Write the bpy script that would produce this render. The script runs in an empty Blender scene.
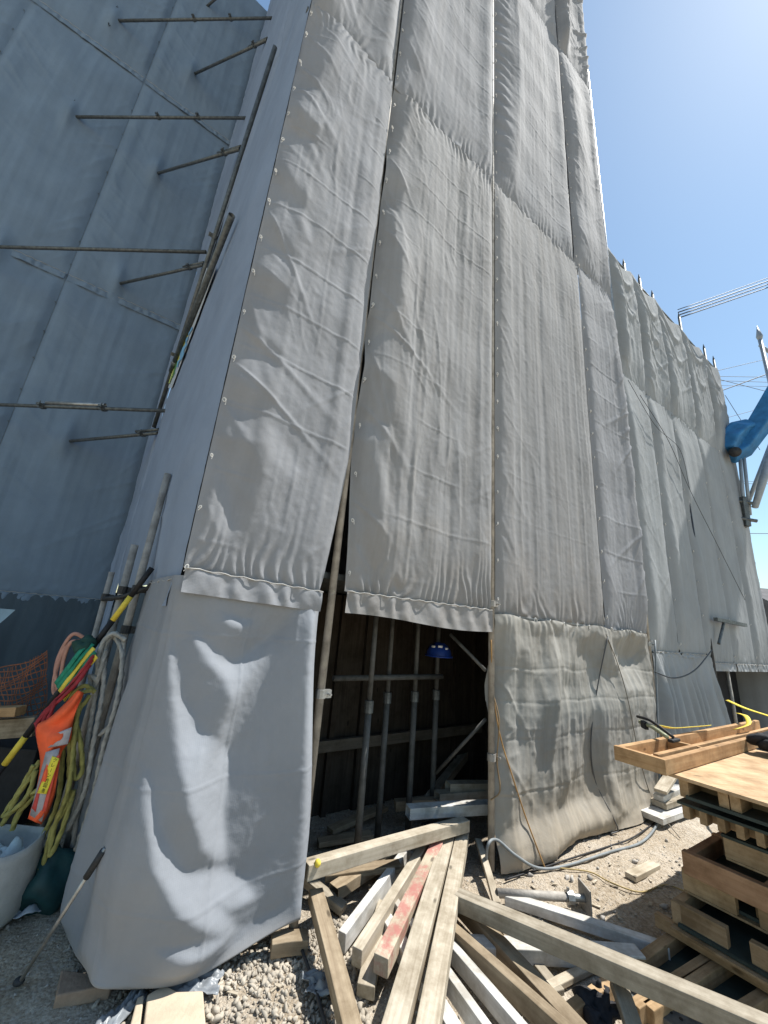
import bpy, bmesh, math, random
import numpy as np
from mathutils import Vector, Matrix

random.seed(7)
C = bpy.context.scene.collection
# ------------------------------------------------------------------ camera frame (metres; eye 1.6 m above the ground)
FPX, EYE = 384.0, 1.6
CAM = np.array([0, 0, EYE])
_up = np.array([110., 1312., -FPX]); _up /= np.linalg.norm(_up)
_fw = np.array([0, 0, -1.]); _fw -= _fw.dot(_up) * _up; _fw /= np.linalg.norm(_fw)
ROT = np.array([np.cross(_fw, _up), _fw, _up])
ANG = math.radians(32.756)                       # heading of the sheeted front
P0 = np.array([0.951, 3.269, 0.0])               # foot of the pole at the right of the opening
ES = np.array([math.cos(ANG), math.sin(ANG), 0])
EN = np.array([math.sin(ANG), -math.cos(ANG), 0])
CORNER = P0 + ES * -2.33
SA = math.radians(127.18)                        # heading of the tower's left side
SD = np.array([math.cos(SA), math.sin(SA), 0]); SN = np.array([-math.sin(SA), math.cos(SA), 0])
BA = math.radians(35.0)                          # recessed wall on the left
PB = np.array([-5.65, 5.18, 0.0])
BD = np.array([math.cos(BA), math.sin(BA), 0]); BN = np.array([math.sin(BA), -math.cos(BA), 0])

def F(s, n, z): return P0 + ES * s + EN * n + np.array([0, 0, z])
def S(t, n, z): return CORNER + SD * t + SN * n + np.array([0, 0, z])
def B(t, n, z): return PB + BD * t + BN * n + np.array([0, 0, z])
def ray(px, py): return ROT @ np.array([px - 384., -(py - 512.), -FPX])
def G(px, py, z=0.0):
    d = ray(px, py); return CAM + d * ((z - EYE) / d[2])
def ONP(px, py, p, n):
    d = ray(px, py); return CAM + d * (n.dot(p - CAM) / n.dot(d))
def ONF(px, py, off=0.0): return ONP(px, py, P0 + EN * off, EN)
def ONS(px, py, off=0.0): return ONP(px, py, CORNER + SN * off, SN)
def ONB(px, py, off=0.0): return ONP(px, py, PB + BN * off, BN)
def DY(px, py, y):
    d = ray(px, py); return CAM + d * (y / d[1])

# ------------------------------------------------------------------ noise
_rng = np.random.RandomState(3)
_tab = _rng.rand(256, 256)
def vnoise(x, y, seed=0):
    x = np.asarray(x, float) + seed * 17.31; y = np.asarray(y, float) + seed * 7.77
    x, y = np.broadcast_arrays(x, y)
    xi = np.floor(x).astype(int); yi = np.floor(y).astype(int)
    fx = x - xi; fy = y - yi
    fx = fx * fx * fx * (fx * (fx * 6 - 15) + 10); fy = fy * fy * fy * (fy * (fy * 6 - 15) + 10)
    a = _tab[xi % 256, yi % 256]; b = _tab[(xi + 1) % 256, yi % 256]
    c = _tab[xi % 256, (yi + 1) % 256]; d = _tab[(xi + 1) % 256, (yi + 1) % 256]
    return (a * (1 - fx) + b * fx) * (1 - fy) + (c * (1 - fx) + d * fx) * fy
def fbm(x, y, seed=0, o=3):
    r = 0; a = 1.0; t = 0
    for i in range(o):
        r = r + a * (vnoise(x * 2 ** i, y * 2 ** i, seed + i * 3) - .5) * 2; t += a; a *= .5
    return r / t
def tri(x): return 2 * np.abs(x - np.floor(x + .5))
def sstep(a, b, x):
    t = np.clip((x - a) / (b - a), 0, 1); return t * t * (3 - 2 * t)

# ------------------------------------------------------------------ materials
MATS = {}
def new_mat(name):
    m = bpy.data.materials.new(name); m.use_nodes = True; MATS[name] = m
    nt = m.node_tree; return m, nt, nt.nodes['Principled BSDF']
def N(nt, t, **k):
    n = nt.nodes.new(t)
    for a, b in k.items():
        if a in n.inputs: n.inputs[a].default_value = b
        else: setattr(n, a, b)
    return n
def ramp(nt, fac, stops):
    r = nt.nodes.new('ShaderNodeValToRGB'); e = r.color_ramp.elements
    while len(e) < len(stops): e.new(.5)
    for i, (p, c) in enumerate(stops):
        e[i].position = p; e[i].color = (*c, 1) if len(c) == 3 else c
    nt.links.new(fac, r.inputs[0]); return r.outputs[0]
def mixc(nt, fac, a, b, mode='MIX'):
    m = nt.nodes.new('ShaderNodeMix'); m.data_type = 'RGBA'; m.blend_type = mode
    for s, v in ((m.inputs[0], fac), (m.inputs[6], a), (m.inputs[7], b)):
        if hasattr(v, 'is_linked'): nt.links.new(v, s)
        elif isinstance(v, (int, float)): s.default_value = v
        else: s.default_value = (*v, 1)
    return m.outputs[2]
def simple(name, col, rough=.6, metal=0, nscale=8, var=.25, bump=.0, bscale=60, coord='Object', rnd=.0, spec=.3):
    m, nt, p = new_mat(name)
    tc = N(nt, 'ShaderNodeTexCoord')
    no = N(nt, 'ShaderNodeTexNoise', Scale=nscale, Detail=6.0, Roughness=.6); nt.links.new(tc.outputs[coord], no.inputs['Vector'])
    lo = tuple(c * (1 - var) for c in col); hi = tuple(min(1, c * (1 + var)) for c in col)
    c = ramp(nt, no.outputs['Fac'], [(.3, lo), (.7, hi)])
    if rnd:
        oi = N(nt, 'ShaderNodeObjectInfo')
        g = ramp(nt, oi.outputs['Random'], [(0, (1 - rnd,) * 3), (1, (1 + rnd * .0,) * 3)])
        c = mixc(nt, 1.0, c, g, 'MULTIPLY')
    nt.links.new(c, p.inputs['Base Color'])
    p.inputs['Roughness'].default_value = rough; p.inputs['Metallic'].default_value = metal
    p.inputs['Specular IOR Level'].default_value = spec
    if bump:
        n2 = N(nt, 'ShaderNodeTexNoise', Scale=bscale, Detail=5.0); nt.links.new(tc.outputs[coord], n2.inputs['Vector'])
        b = N(nt, 'ShaderNodeBump', Strength=bump, Distance=.01); nt.links.new(n2.outputs['Fac'], b.inputs['Height'])
        nt.links.new(b.outputs['Normal'], p.inputs['Normal'])
    return m
def fabric(name, col, dirt=None, dirt_h=0.6, dirt_amt=.5, weave=.07, var=.10, stain=.25, ribs=False):
    """woven sheet: UV is metres along and up the sheet"""
    m, nt, p = new_mat(name)
    tc = N(nt, 'ShaderNodeTexCoord'); uv = tc.outputs['UV']
    n1 = N(nt, 'ShaderNodeTexNoise', Scale=1.6, Detail=6.0, Roughness=.62); nt.links.new(uv, n1.inputs['Vector'])
    c = ramp(nt, n1.outputs['Fac'], [(.3, tuple(x * (1 - var) for x in col)), (.7, tuple(x * (1 + var) for x in col))])
    # vertical washed streaks
    mp = N(nt, 'ShaderNodeMapping'); mp.inputs['Scale'].default_value = (9, .5, 1); nt.links.new(uv, mp.inputs['Vector'])
    n2 = N(nt, 'ShaderNodeTexNoise', Scale=1.0, Detail=5.0, Roughness=.65); nt.links.new(mp.outputs[0], n2.inputs['Vector'])
    st = ramp(nt, n2.outputs['Fac'], [(.42, (0, 0, 0)), (.75, (1, 1, 1))])
    ms = N(nt, 'ShaderNodeMath', operation='MULTIPLY'); nt.links.new(st, ms.inputs[0]); ms.inputs[1].default_value = stain
    c = mixc(nt, ms.outputs[0], c, tuple(x * .62 * k for x, k in zip(col, (1.06, 1, .9))))
    # pale scuffs
    n4 = N(nt, 'ShaderNodeTexNoise', Scale=11.0, Detail=8.0, Roughness=.75); nt.links.new(uv, n4.inputs['Vector'])
    sc = ramp(nt, n4.outputs['Fac'], [(.6, (0, 0, 0)), (.78, (.28, .28, .28))])
    c = mixc(nt, sc, c, tuple(min(.8, x * 1.35) for x in col))
    if dirt:
        sx = N(nt, 'ShaderNodeSeparateXYZ'); nt.links.new(uv, sx.inputs[0])
        nz = N(nt, 'ShaderNodeTexNoise', Scale=3.5, Detail=6.0, Roughness=.7); nt.links.new(uv, nz.inputs['Vector'])
        ad = N(nt, 'ShaderNodeMath', operation='MULTIPLY_ADD'); nt.links.new(nz.outputs['Fac'], ad.inputs[0]); ad.inputs[1].default_value = 1.1 * dirt_h; nt.links.new(sx.outputs['Y'], ad.inputs[2])
        mr = N(nt, 'ShaderNodeMapRange'); nt.links.new(ad.outputs[0], mr.inputs['Value'])
        mr.inputs['From Min'].default_value = .35 * dirt_h; mr.inputs['From Max'].default_value = 1.5 * dirt_h
        mr.inputs['To Min'].default_value = dirt_amt; mr.inputs['To Max'].default_value = 0
        c = mixc(nt, mr.outputs[0], c, dirt)
    nt.links.new(c, p.inputs['Base Color'])
    p.inputs['Roughness'].default_value = .88; p.inputs['Specular IOR Level'].default_value = .08
    # ribs of the weave + small crinkles
    wv = N(nt, 'ShaderNodeTexWave', Scale=44.0, Distortion=1.2, wave_type='BANDS', bands_direction='Y'); wv.inputs['Detail'].default_value = 1.0
    nt.links.new(uv, wv.inputs['Vector'])
    wx = N(nt, 'ShaderNodeTexWave', Scale=(70.0 if not ribs else 34.0), Distortion=.5, wave_type='BANDS', bands_direction='X'); nt.links.new(uv, wx.inputs['Vector'])
    add = N(nt, 'ShaderNodeMath', operation='MULTIPLY_ADD'); nt.links.new(wx.outputs['Fac'], add.inputs[0]); add.inputs[1].default_value = 2.5 if ribs else .5; nt.links.new(wv.outputs['Fac'], add.inputs[2])
    n3 = N(nt, 'ShaderNodeTexNoise', Scale=22.0, Detail=6.0, Roughness=.6); nt.links.new(uv, n3.inputs['Vector'])
    b1 = N(nt, 'ShaderNodeBump', Strength=weave, Distance=.004); nt.links.new(add.outputs[0], b1.inputs['Height'])
    b2 = N(nt, 'ShaderNodeBump', Strength=.16, Distance=.012); nt.links.new(n3.outputs['Fac'], b2.inputs['Height']); nt.links.new(b1.outputs['Normal'], b2.inputs['Normal'])
    nt.links.new(b2.outputs['Normal'], p.inputs['Normal'])
    return m
def wood(name, a, b, rough=.75, stain=None, rnd=.25):
    """grain runs along the object's own X axis"""
    m, nt, p = new_mat(name)
    tc = N(nt, 'ShaderNodeTexCoord'); oi = N(nt, 'ShaderNodeObjectInfo')
    of = N(nt, 'ShaderNodeVectorMath', operation='ADD'); nt.links.new(tc.outputs['Object'], of.inputs[0])
    cb = N(nt, 'ShaderNodeCombineXYZ'); ml = N(nt, 'ShaderNodeMath', operation='MULTIPLY'); nt.links.new(oi.outputs['Random'], ml.inputs[0]); ml.inputs[1].default_value = 37.0
    nt.links.new(ml.outputs[0], cb.inputs[0]); nt.links.new(ml.outputs[0], cb.inputs[1]); nt.links.new(cb.outputs[0], of.inputs[1])
    mp = N(nt, 'ShaderNodeMapping'); mp.inputs['Scale'].default_value = (1.2, 26, 26); nt.links.new(of.outputs[0], mp.inputs['Vector'])
    n1 = N(nt, 'ShaderNodeTexNoise', Scale=1.5, Detail=7.0, Roughness=.6, Distortion=.6); nt.links.new(mp.outputs[0], n1.inputs['Vector'])
    c = ramp(nt, n1.outputs['Fac'], [(.3, a), (.68, b)])
    n2 = N(nt, 'ShaderNodeTexNoise', Scale=5.0, Detail=6.0, Roughness=.7); nt.links.new(of.outputs[0], n2.inputs['Vector'])
    d = ramp(nt, n2.outputs['Fac'], [(.36, (.48, .44, .38)), (.58, (1, 1, 1))])
    c = mixc(nt, .75, c, d, 'MULTIPLY')
    # knots
    vo = N(nt, 'ShaderNodeTexVoronoi', Scale=3.2); mk = N(nt, 'ShaderNodeMapping'); mk.inputs['Scale'].default_value = (1, 2.4, 2.4)
    nt.links.new(of.outputs[0], mk.inputs['Vector']); nt.links.new(mk.outputs[0], vo.inputs['Vector'])
    kn = ramp(nt, vo.outputs['Distance'], [(.05, (1, 1, 1)), (.1, (0, 0, 0))])
    c = mixc(nt, kn, c, tuple(x * .4 for x in a))
    if stain:
        sx = N(nt, 'ShaderNodeTexNoise', Scale=4.5, Detail=9.0, Roughness=.75); nt.links.new(of.outputs[0], sx.inputs['Vector'])
        sm = ramp(nt, sx.outputs['Fac'], [(.5, (0, 0, 0)), (.6, (.8, .8, .8))])
        c = mixc(nt, sm, c, stain)
    g = ramp(nt, oi.outputs['Random'], [(0, (1 - rnd,) * 3), (1, (1, 1, 1))])
    c = mixc(nt, 1.0, c, g, 'MULTIPLY')
    nt.links.new(c, p.inputs['Base Color']); p.inputs['Roughness'].default_value = rough; p.inputs['Specular IOR Level'].default_value = .25
    bp = N(nt, 'ShaderNodeBump', Strength=.25, Distance=.004); nt.links.new(n1.outputs['Fac'], bp.inputs['Height']); nt.links.new(bp.outputs['Normal'], p.inputs['Normal'])
    return m

M_SHEET = fabric('grey_sheet', (.262, .268, .283), dirt=(.36, .31, .25), dirt_h=.35, dirt_amt=.35)
M_SHEET_D = fabric('grey_sheet_dusty', (.27, .271, .275), dirt=(.255, .20, .14), dirt_h=2.7, dirt_amt=.6, stain=.4)
M_LOWR = fabric('grey_sheet_muddy', (.30, .29, .265), dirt=(.40, .335, .25), dirt_h=.6, dirt_amt=.8, stain=.55, var=.16)
M_BAG = fabric('grey_sheet_ribbed', (.25, .265, .29), dirt=(.38, .34, .28), dirt_h=.10, dirt_amt=.4, weave=.03, stain=.12, ribs=True)
M_ANNEX = fabric('pale_sheet', (.28, .295, .305), dirt=(.36, .32, .26), dirt_h=.4, dirt_amt=.2)
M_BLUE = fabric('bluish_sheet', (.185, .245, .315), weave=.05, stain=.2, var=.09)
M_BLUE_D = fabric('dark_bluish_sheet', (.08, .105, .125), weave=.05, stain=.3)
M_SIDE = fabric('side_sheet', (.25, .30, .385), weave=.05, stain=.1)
M_STEEL = simple('galvanised_steel', (.36, .36, .35), .45, .75, 14, .35, .15, 80)
M_STEEL_D = simple('weathered_steel', (.13, .14, .14), .55, .6, 20, .4, .2, 90)
M_POLE_DUST = simple('dusty_pipe', (.33, .31, .28), .7, .25, 12, .35, .2, 70)
M_PROP = simple('shade_toned_prop', (.10, .10, .095), .75, .2, 12, .4, .2, 70)  # steel colour lowered to stand in for the shade in the doorway
M_DARK = simple('dark_iron', (.045, .047, .05), .6, .4, 20, .3)
M_SHEETCORD = simple('sheet_cord', (.40, .39, .37), .8, 0, 30, .2)
M_CORD = simple('pale_cord', (.62, .61, .58), .8, 0, 30, .2)
M_PALE_W = wood('pale_timber', (.40, .345, .26), (.60, .535, .43))
M_BROWN_W = wood('weathered_timber', (.25, .19, .125), (.42, .34, .235))
M_GREY_W = wood('grey_timber', (.27, .235, .18), (.43, .385, .31))
M_WHITE_W = wood('painted_timber', (.50, .49, .46), (.70, .69, .66), .6, rnd=.12)
M_RED_W = wood('red_marked_timber', (.52, .44, .33), (.68, .60, .46), stain=(.48, .17, .15))
M_PINE = wood('new_pine', (.42, .235, .105), (.60, .385, .20), .65)
M_PLY = wood('plywood', (.50, .33, .18), (.62, .44, .27), .6, rnd=.05)
M_PANEL_W = wood('panel_timber', (.38, .25, .13), (.56, .40, .24), .8)
M_PANEL_R = wood('reddish_panel_timber', (.40, .215, .115), (.55, .33, .19), .8)
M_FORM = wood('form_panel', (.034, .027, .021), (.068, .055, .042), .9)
M_FORM2 = wood('shade_toned_waler', (.085, .075, .06), (.15, .13, .105), .8)  # timber darkened in colour for the shade at the doorway back
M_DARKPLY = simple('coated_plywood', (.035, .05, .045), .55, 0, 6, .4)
M_ROPE_G = simple('grey_rope', (.33, .33, .31), .9, 0, 30, .3)
M_ROPE_Y = simple('olive_rope', (.30, .28, .09), .9, 0, 30, .3)
M_ROPE_P = simple('pink_hose', (.42, .22, .17), .6, 0, 20, .2)
M_GREEN = simple('green_webbing', (.02, .21, .13), .8, 0, 30, .3)
M_YEL = simple('yellow_strap', (.72, .56, .07), .6, 0, 20, .2)
M_RED = simple('red_cord', (.28, .03, .04), .8, 0, 20, .3)
M_ORANGE = simple('orange_vest', (.85, .13, .045), .75, 0, 9, .18, .2, 30)
M_REFLECT = simple('grey_reflective_band', (.35, .34, .36), .45, .1, 30, .2)
M_YELB = simple('yellow_label', (.82, .70, .06), .55, 0, 20, .1)
M_BLACK = simple('black_rubber', (.018, .018, .02), .6, 0, 20, .3)
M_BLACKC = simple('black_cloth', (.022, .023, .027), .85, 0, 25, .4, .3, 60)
M_NET = simple('orange_net', (.26, .10, .05), .8, 0, 20, .3)
M_BLUEP = simple('blue_paint', (.03, .16, .36), .6, .0, 5, .3)
M_BLUEP_D = simple('navy_plastic', (.012, .04, .22), .4, 0, 20, .2)
M_GREYP = simple('grey_paint', (.30, .34, .38), .45, .2, 8, .2)
M_SACK = simple('sack_white', (.42, .43, .42), .8, 0, 6, .2, .3, 50)
M_RAG = simple('pale_plastic', (.55, .62, .62), .4, 0, 9, .3)
M_TEAL = simple('teal_plastic', (.015, .055, .06), .5, 0, 9, .4)
M_POLY = simple('grey_polythene', (.20, .215, .23), .35, 0, 8, .3, .2, 40)
M_CONC = simple('concrete', (.33, .31, .29), .85, 0, 4, .2, .3, 40)
M_DARKWALL = simple('raw_concrete', (.16, .155, .15), .9, 0, 4, .25)
M_STONE = simple('stone_slab', (.46, .38, .28), .85, 0, 12, .14, .3, 60)
M_ROOF = simple('dark_roof', (.09, .09, .095), .8, 0, 3, .3)
M_WALLB = simple('house_wall', (.30, .28, .26), .85, 0, 3, .2)
M_NAVYW = simple('navy_cable', (.05, .055, .06), .6, 0, 10, .2)
M_BLUESHEET = simple('light_blue_sheet', (.22, .33, .42), .6, 0, 6, .15)
M_OLIVE = simple('tool_olive', (.30, .31, .20), .5, .2, 20, .3)
M_INK = simple('black_ink', (.015, .015, .013), .7)
M_WHITEM = simple('white_marking', (.75, .76, .76), .6)

def ground_mat():
    m, nt, p = new_mat('dry_dirt')
    tc = N(nt, 'ShaderNodeTexCoord'); o = tc.outputs['Object']
    n1 = N(nt, 'ShaderNodeTexNoise', Scale=1.3, Detail=8.0, Roughness=.65); nt.links.new(o, n1.inputs['Vector'])
    c = ramp(nt, n1.outputs['Fac'], [(.3, (.31, .25, .18)), (.5, (.46, .39, .30)), (.68, (.54, .48, .40))])
    n2 = N(nt, 'ShaderNodeTexNoise', Scale=38.0, Detail=7.0, Roughness=.75); nt.links.new(o, n2.inputs['Vector'])
    d = ramp(nt, n2.outputs['Fac'], [(.36, (.5, .47, .43)), (.58, (1, 1, 1))])
    c = mixc(nt, .8, c, d, 'MULTIPLY')
    vo = N(nt, 'ShaderNodeTexVoronoi', Scale=70.0); nt.links.new(o, vo.inputs['Vector'])
    sp = ramp(nt, vo.outputs['Color'], [(.55, (0, 0, 0)), (.9, (.5, .5, .5))])
    c = mixc(nt, sp, c, (.5, .46, .4))
    nt.links.new(c, p.inputs['Base Color']); p.inputs['Roughness'].default_value = .95; p.inputs['Specular IOR Level'].default_value = .1
    b0 = N(nt, 'ShaderNodeBump', Strength=.8, Distance=.02); nt.links.new(n2.outputs['Fac'], b0.inputs['Height'])
    b = N(nt, 'ShaderNodeBump', Strength=.6, Distance=.012, invert=True); nt.links.new(vo.outputs['Distance'], b.inputs['Height']); nt.links.new(b0.outputs['Normal'], b.inputs['Normal'])
    nt.links.new(b.outputs['Normal'], p.inputs['Normal'])
    return m
M_GROUND = ground_mat()
M_GRAVEL = simple('gravel_stone', (.37, .33, .27), .9, 0, 5, .35, .2, 90)
M_GRAVEL_D = simple('crushed_grey_stone', (.36, .34, .31), .9, 0, 5, .35, .2, 90)

# ------------------------------------------------------------------ object helpers
def tag(o, label=None, cat=None, group=None, kind=None):
    if label: o['label'] = label
    if cat: o['category'] = cat
    if group: o['group'] = group
    if kind: o['kind'] = kind
    return o
def make(name, V, faces, mat, parent=None, smooth=False, uv=None, rot=None, loc=None, sharp=None):
    """V in world metres unless loc/rot (matrix of a local frame) is given"""
    V = np.asarray(V, float)
    me = bpy.data.meshes.new(name)
    if loc is None:
        base = np.array([(V[:, 0].min() + V[:, 0].max()) / 2, (V[:, 1].min() + V[:, 1].max()) / 2, V[:, 2].min()])
        L = V - base; mw = Matrix.Translation(Vector(base))
    else:
        L = V; mw = Matrix.Translation(Vector(loc)) @ (rot.to_4x4() if rot is not None else Matrix.Identity(4))
    if isinstance(faces, np.ndarray):
        nf, k = faces.shape
        me.vertices.add(len(L)); me.vertices.foreach_set('co', L.astype(np.float32).ravel())
        me.loops.add(nf * k); me.loops.foreach_set('vertex_index', faces.astype(np.int32).ravel())
        me.polygons.add(nf); me.polygons.foreach_set('loop_start', np.arange(0, nf * k, k, dtype=np.int32))
        me.polygons.foreach_set('loop_total', np.full(nf, k, dtype=np.int32))
        me.update(calc_edges=True)
    else:
        me.from_pydata([tuple(v) for v in L], [], faces)
    if uv is not None:
        ul = me.uv_layers.new(name='UVMap'); li = np.empty(len(me.loops), np.int32); me.loops.foreach_get('vertex_index', li)
        ul.data.foreach_set('uv', np.asarray(uv)[li].astype(np.float32).ravel())
    if smooth: me.polygons.foreach_set('use_smooth', np.ones(len(me.polygons), bool))
    if mat: me.materials.append(mat)
    o = bpy.data.objects.new(name, me); C.objects.link(o); o.matrix_world = mw
    if parent: attach(o, parent)
    return o
def attach(o, parent):
    w = o.matrix_world.copy(); o.parent = parent
    o.matrix_parent_inverse = wmat(parent).inverted(); o.matrix_basis = w
def wmat(o):
    return o.matrix_basis.copy() if o.parent is None else wmat(o.parent) @ o.matrix_parent_inverse @ o.matrix_basis
def empty(name, loc, label=None, cat=None, group=None):
    o = bpy.data.objects.new(name, None); o.empty_display_size = .1; C.objects.link(o)
    o.matrix_world = Matrix.Translation(Vector(loc)); return tag(o, label, cat, group)
class MB:
    def __init__(s): s.v = []; s.f = []
    def add(s, V, Fs):
        k = len(s.v); s.v += [np.array(p, float) for p in V]; s.f += [tuple(i + k for i in f) for f in Fs]; return s
    def hexa(s, c8): return s.add(c8, [(0, 3, 2, 1), (4, 5, 6, 7), (0, 1, 5, 4), (1, 2, 6, 5), (2, 3, 7, 6), (3, 0, 4, 7)])
    def box(s, c, ax, ay, az, dx, dy, dz):
        c = np.array(c, float); ax, ay, az = [np.array(a, float) for a in (ax, ay, az)]
        q = [c + ax * dx * i / 2 + ay * dy * j / 2 + az * dz * k / 2 for k in (-1, 1) for (i, j) in ((-1, -1), (1, -1), (1, 1), (-1, 1))]
        return s.hexa(q)
    def tube(s, pts, r, n=8, caps=True, twist=0, lobes=0):
        P = [np.array(p, float) for p in pts]; m = len(P); R = r if hasattr(r, '__len__') else [r] * m
        k0 = len(s.v); t0 = P[1] - P[0]; t0 /= np.linalg.norm(t0)
        ref = np.array([0, 0, 1.]) if abs(t0[2]) < .9 else np.array([1., 0, 0])
        a = np.cross(t0, ref); a /= np.linalg.norm(a); acc = 0
        for i in range(m):
            t = (P[min(i + 1, m - 1)] - P[max(i - 1, 0)]); t /= (np.linalg.norm(t) + 1e-12)
            a = a - t * a.dot(t); a /= (np.linalg.norm(a) + 1e-12); b = np.cross(t, a)
            if i: acc += np.linalg.norm(P[i] - P[i - 1])
            for j in range(n):
                th = 2 * math.pi * j / n; rr = R[i] * (1 + (.22 * math.cos(lobes * (th) - twist * acc) if lobes else 0))
                s.v.append(P[i] + (a * math.cos(th) + b * math.sin(th)) * rr)
        for i in range(m - 1):
            for j in range(n):
                s.f.append((k0 + i * n + j, k0 + i * n + (j + 1) % n, k0 + (i + 1) * n + (j + 1) % n, k0 + (i + 1) * n + j))
        if caps:
            s.f.append(tuple(k0 + j for j in range(n))[::-1]); s.f.append(tuple(k0 + (m - 1) * n + j for j in range(n)))
        return s
    def pipe(s, a, b, r, wall=.004, n=14):
        a = np.array(a, float); b = np.array(b, float)
        t = (b - a) / np.linalg.norm(b - a); ref = np.array([0, 0, 1.]) if abs(t[2]) < .9 else np.array([1., 0, 0])
        u = np.cross(t, ref); u /= np.linalg.norm(u); w = np.cross(t, u); k = len(s.v); ri = r - wall
        for p, rad in ((a, r), (b, r), (b, ri), (b - t * .08, ri), (a, ri), (a + t * .08, ri)):
            for j in range(n): s.v.append(p + (u * math.cos(2 * math.pi * j / n) + w * math.sin(2 * math.pi * j / n)) * rad)
        def band(x, y):
            for j in range(n): s.f.append((k + x * n + j, k + x * n + (j + 1) % n, k + y * n + (j + 1) % n, k + y * n + j))
        band(0, 1); band(1, 2); band(2, 3); band(4, 0); band(5, 4)
        s.f.append(tuple(k + 3 * n + j for j in range(n))); s.f.append(tuple(k + 5 * n + j for j in range(n)))
        return s
    def ico(s, c, rx, ry, rz, sub=2, jit=0):
        bm = bmesh.new(); bmesh.ops.create_icosphere(bm, subdivisions=sub, radius=1)
        V = []
        for v in bm.verts:
            q = np.array(v.co); k = 1 + jit * (vnoise(q[0] * 2 + c[0] * 9, q[1] * 2 + q[2] * 1.7, 5) - .5) * 2
            V.append(np.array(c) + q * np.array([rx, ry, rz]) * k)
        Fs = [tuple(v.index for v in f.verts) for f in bm.faces]; bm.free(); return s.add(V, Fs)
    def build(s, name, mat, parent=None, smooth=False, bevel=0):
        o = make(name, s.v, s.f, mat, parent, smooth)
        if bevel: bev(o, bevel)
        return o
def bev(o, w, seg=2):
    m = o.modifiers.new('Bevel', 'BEVEL'); m.width = w; m.segments = seg; m.limit_method = 'ANGLE'; return o
def unit(v): v = np.array(v, float); return v / np.linalg.norm(v)
def beam(name, a, b, w, h, mat, parent=None, up=(0, 0, 1), bevel=.004, warp=0.0, hollow=False):
    """timber whose TOP face's centre line runs a->b; grain along own X"""
    a = np.array(a, float); b = np.array(b, float); x = unit(b - a); up = np.array(up, float)
    y = unit(np.cross(up, x)); z = np.cross(x, y); L = np.linalg.norm(b - a)
    rot = Matrix((x, y, z)).transposed()
    n = 9; V = []; Fs = []
    for i in range(n):
        q = i / (n - 1); X = L * q; k = warp * math.sin(math.pi * q)
        for (yy, zz) in ((-w / 2, -h), (w / 2, -h), (w / 2, 0), (-w / 2, 0)): V.append((X, yy + k, zz + k * .3))
    for i in range(n - 1):
        for j in range(4): Fs.append((i * 4 + j, i * 4 + (j + 1) % 4, i * 4 + 4 + (j + 1) % 4, i * 4 + 4 + j)[::-1])
    if not hollow:
        Fs.append((0, 1, 2, 3)); Fs.append(tuple((n - 1) * 4 + j for j in (3, 2, 1, 0)))
    else:                                         # square tube: rim and a recessed inside
        t = .004
        for e, sgn in ((0, 1), (n - 1, -1)):
            k = len(V); X = 0 if e == 0 else L
            for X2 in (X, X + sgn * .25):
                for (yy, zz) in ((-w / 2 + t, -h + t), (w / 2 - t, -h + t), (w / 2 - t, -t), (-w / 2 + t, -t)): V.append((X2, yy, zz))
            for j in range(4):
                Fs.append((e * 4 + j, e * 4 + (j + 1) % 4, k + (j + 1) % 4, k + j)); Fs.append((k + j, k + (j + 1) % 4, k + 4 + (j + 1) % 4, k + 4 + j))
            Fs.append(tuple(k + 4 + j for j in range(4)))
    o = make(name, V, Fs, mat, None, loc=a, rot=rot)
    bm = bmesh.new(); bm.from_mesh(o.data); bmesh.ops.recalc_face_normals(bm, faces=bm.faces); bm.to_mesh(o.data); bm.free()
    if bevel: bev(o, bevel)
    if parent: attach(o, parent)
    return o
def curve_pts(ctrl, n=40):
    """Catmull-Rom through control points"""
    P = [np.array(p, float) for p in ctrl]; P = [2 * P[0] - P[1]] + P + [2 * P[-1] - P[-2]]; out = []; k = len(P) - 3
    for i in range(k):
        p0, p1, p2, p3 = P[i:i + 4]; m = max(2, n // k)
        for j in range(m):
            t = j / m; out.append(.5 * ((2 * p1) + (-p0 + p2) * t + (2 * p0 - 5 * p1 + 4 * p2 - p3) * t * t + (-p0 + 3 * p1 - 3 * p2 + p3) * t ** 3))
    out.append(P[-2]); return out

# ------------------------------------------------------------------ ground
def gz(x, y):
    """height of the dirt"""
    r = np.hypot(np.asarray(x) - .3, np.asarray(y) - 3)
    k = np.exp(-(r / 9) ** 2)
    return k * (.035 * fbm(np.asarray(x) * 1.1, np.asarray(y) * 1.1, 11, 3) + .014 * fbm(np.asarray(x) * 5, np.asarray(y) * 5, 12, 3))
fine_x = np.arange(-3.4, 4.6, .022); fine_y = np.arange(1.3, 7.4, .022)
gx = np.concatenate([-np.geomspace(400, 3.6, 26), fine_x, np.geomspace(4.8, 400, 26)])
gy = np.concatenate([-np.geomspace(400, 1, 16), np.linspace(-.7, 1.25, 16), fine_y, np.geomspace(7.6, 400, 26)])
X, Y = np.meshgrid(gx, gy); Z = gz(X, Y)
near = (X > -3.4) & (X < 4.6) & (Y > 1.3) & (Y < 7.4)
Z = Z + np.where(near, .006 * fbm(X * 16, Y * 16, 21, 3), 0)
nx, ny = len(gx), len(gy); ii = np.arange(nx * ny).reshape(ny, nx)
fq = np.stack([ii[:-1, :-1], ii[:-1, 1:], ii[1:, 1:], ii[1:, :-1]], -1).reshape(-1, 4)
g = make('ground', np.stack([X, Y, Z], -1).reshape(-1, 3), fq, M_GROUND, smooth=True, loc=(0, 0, 0))
tag(g, kind='structure')

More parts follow.
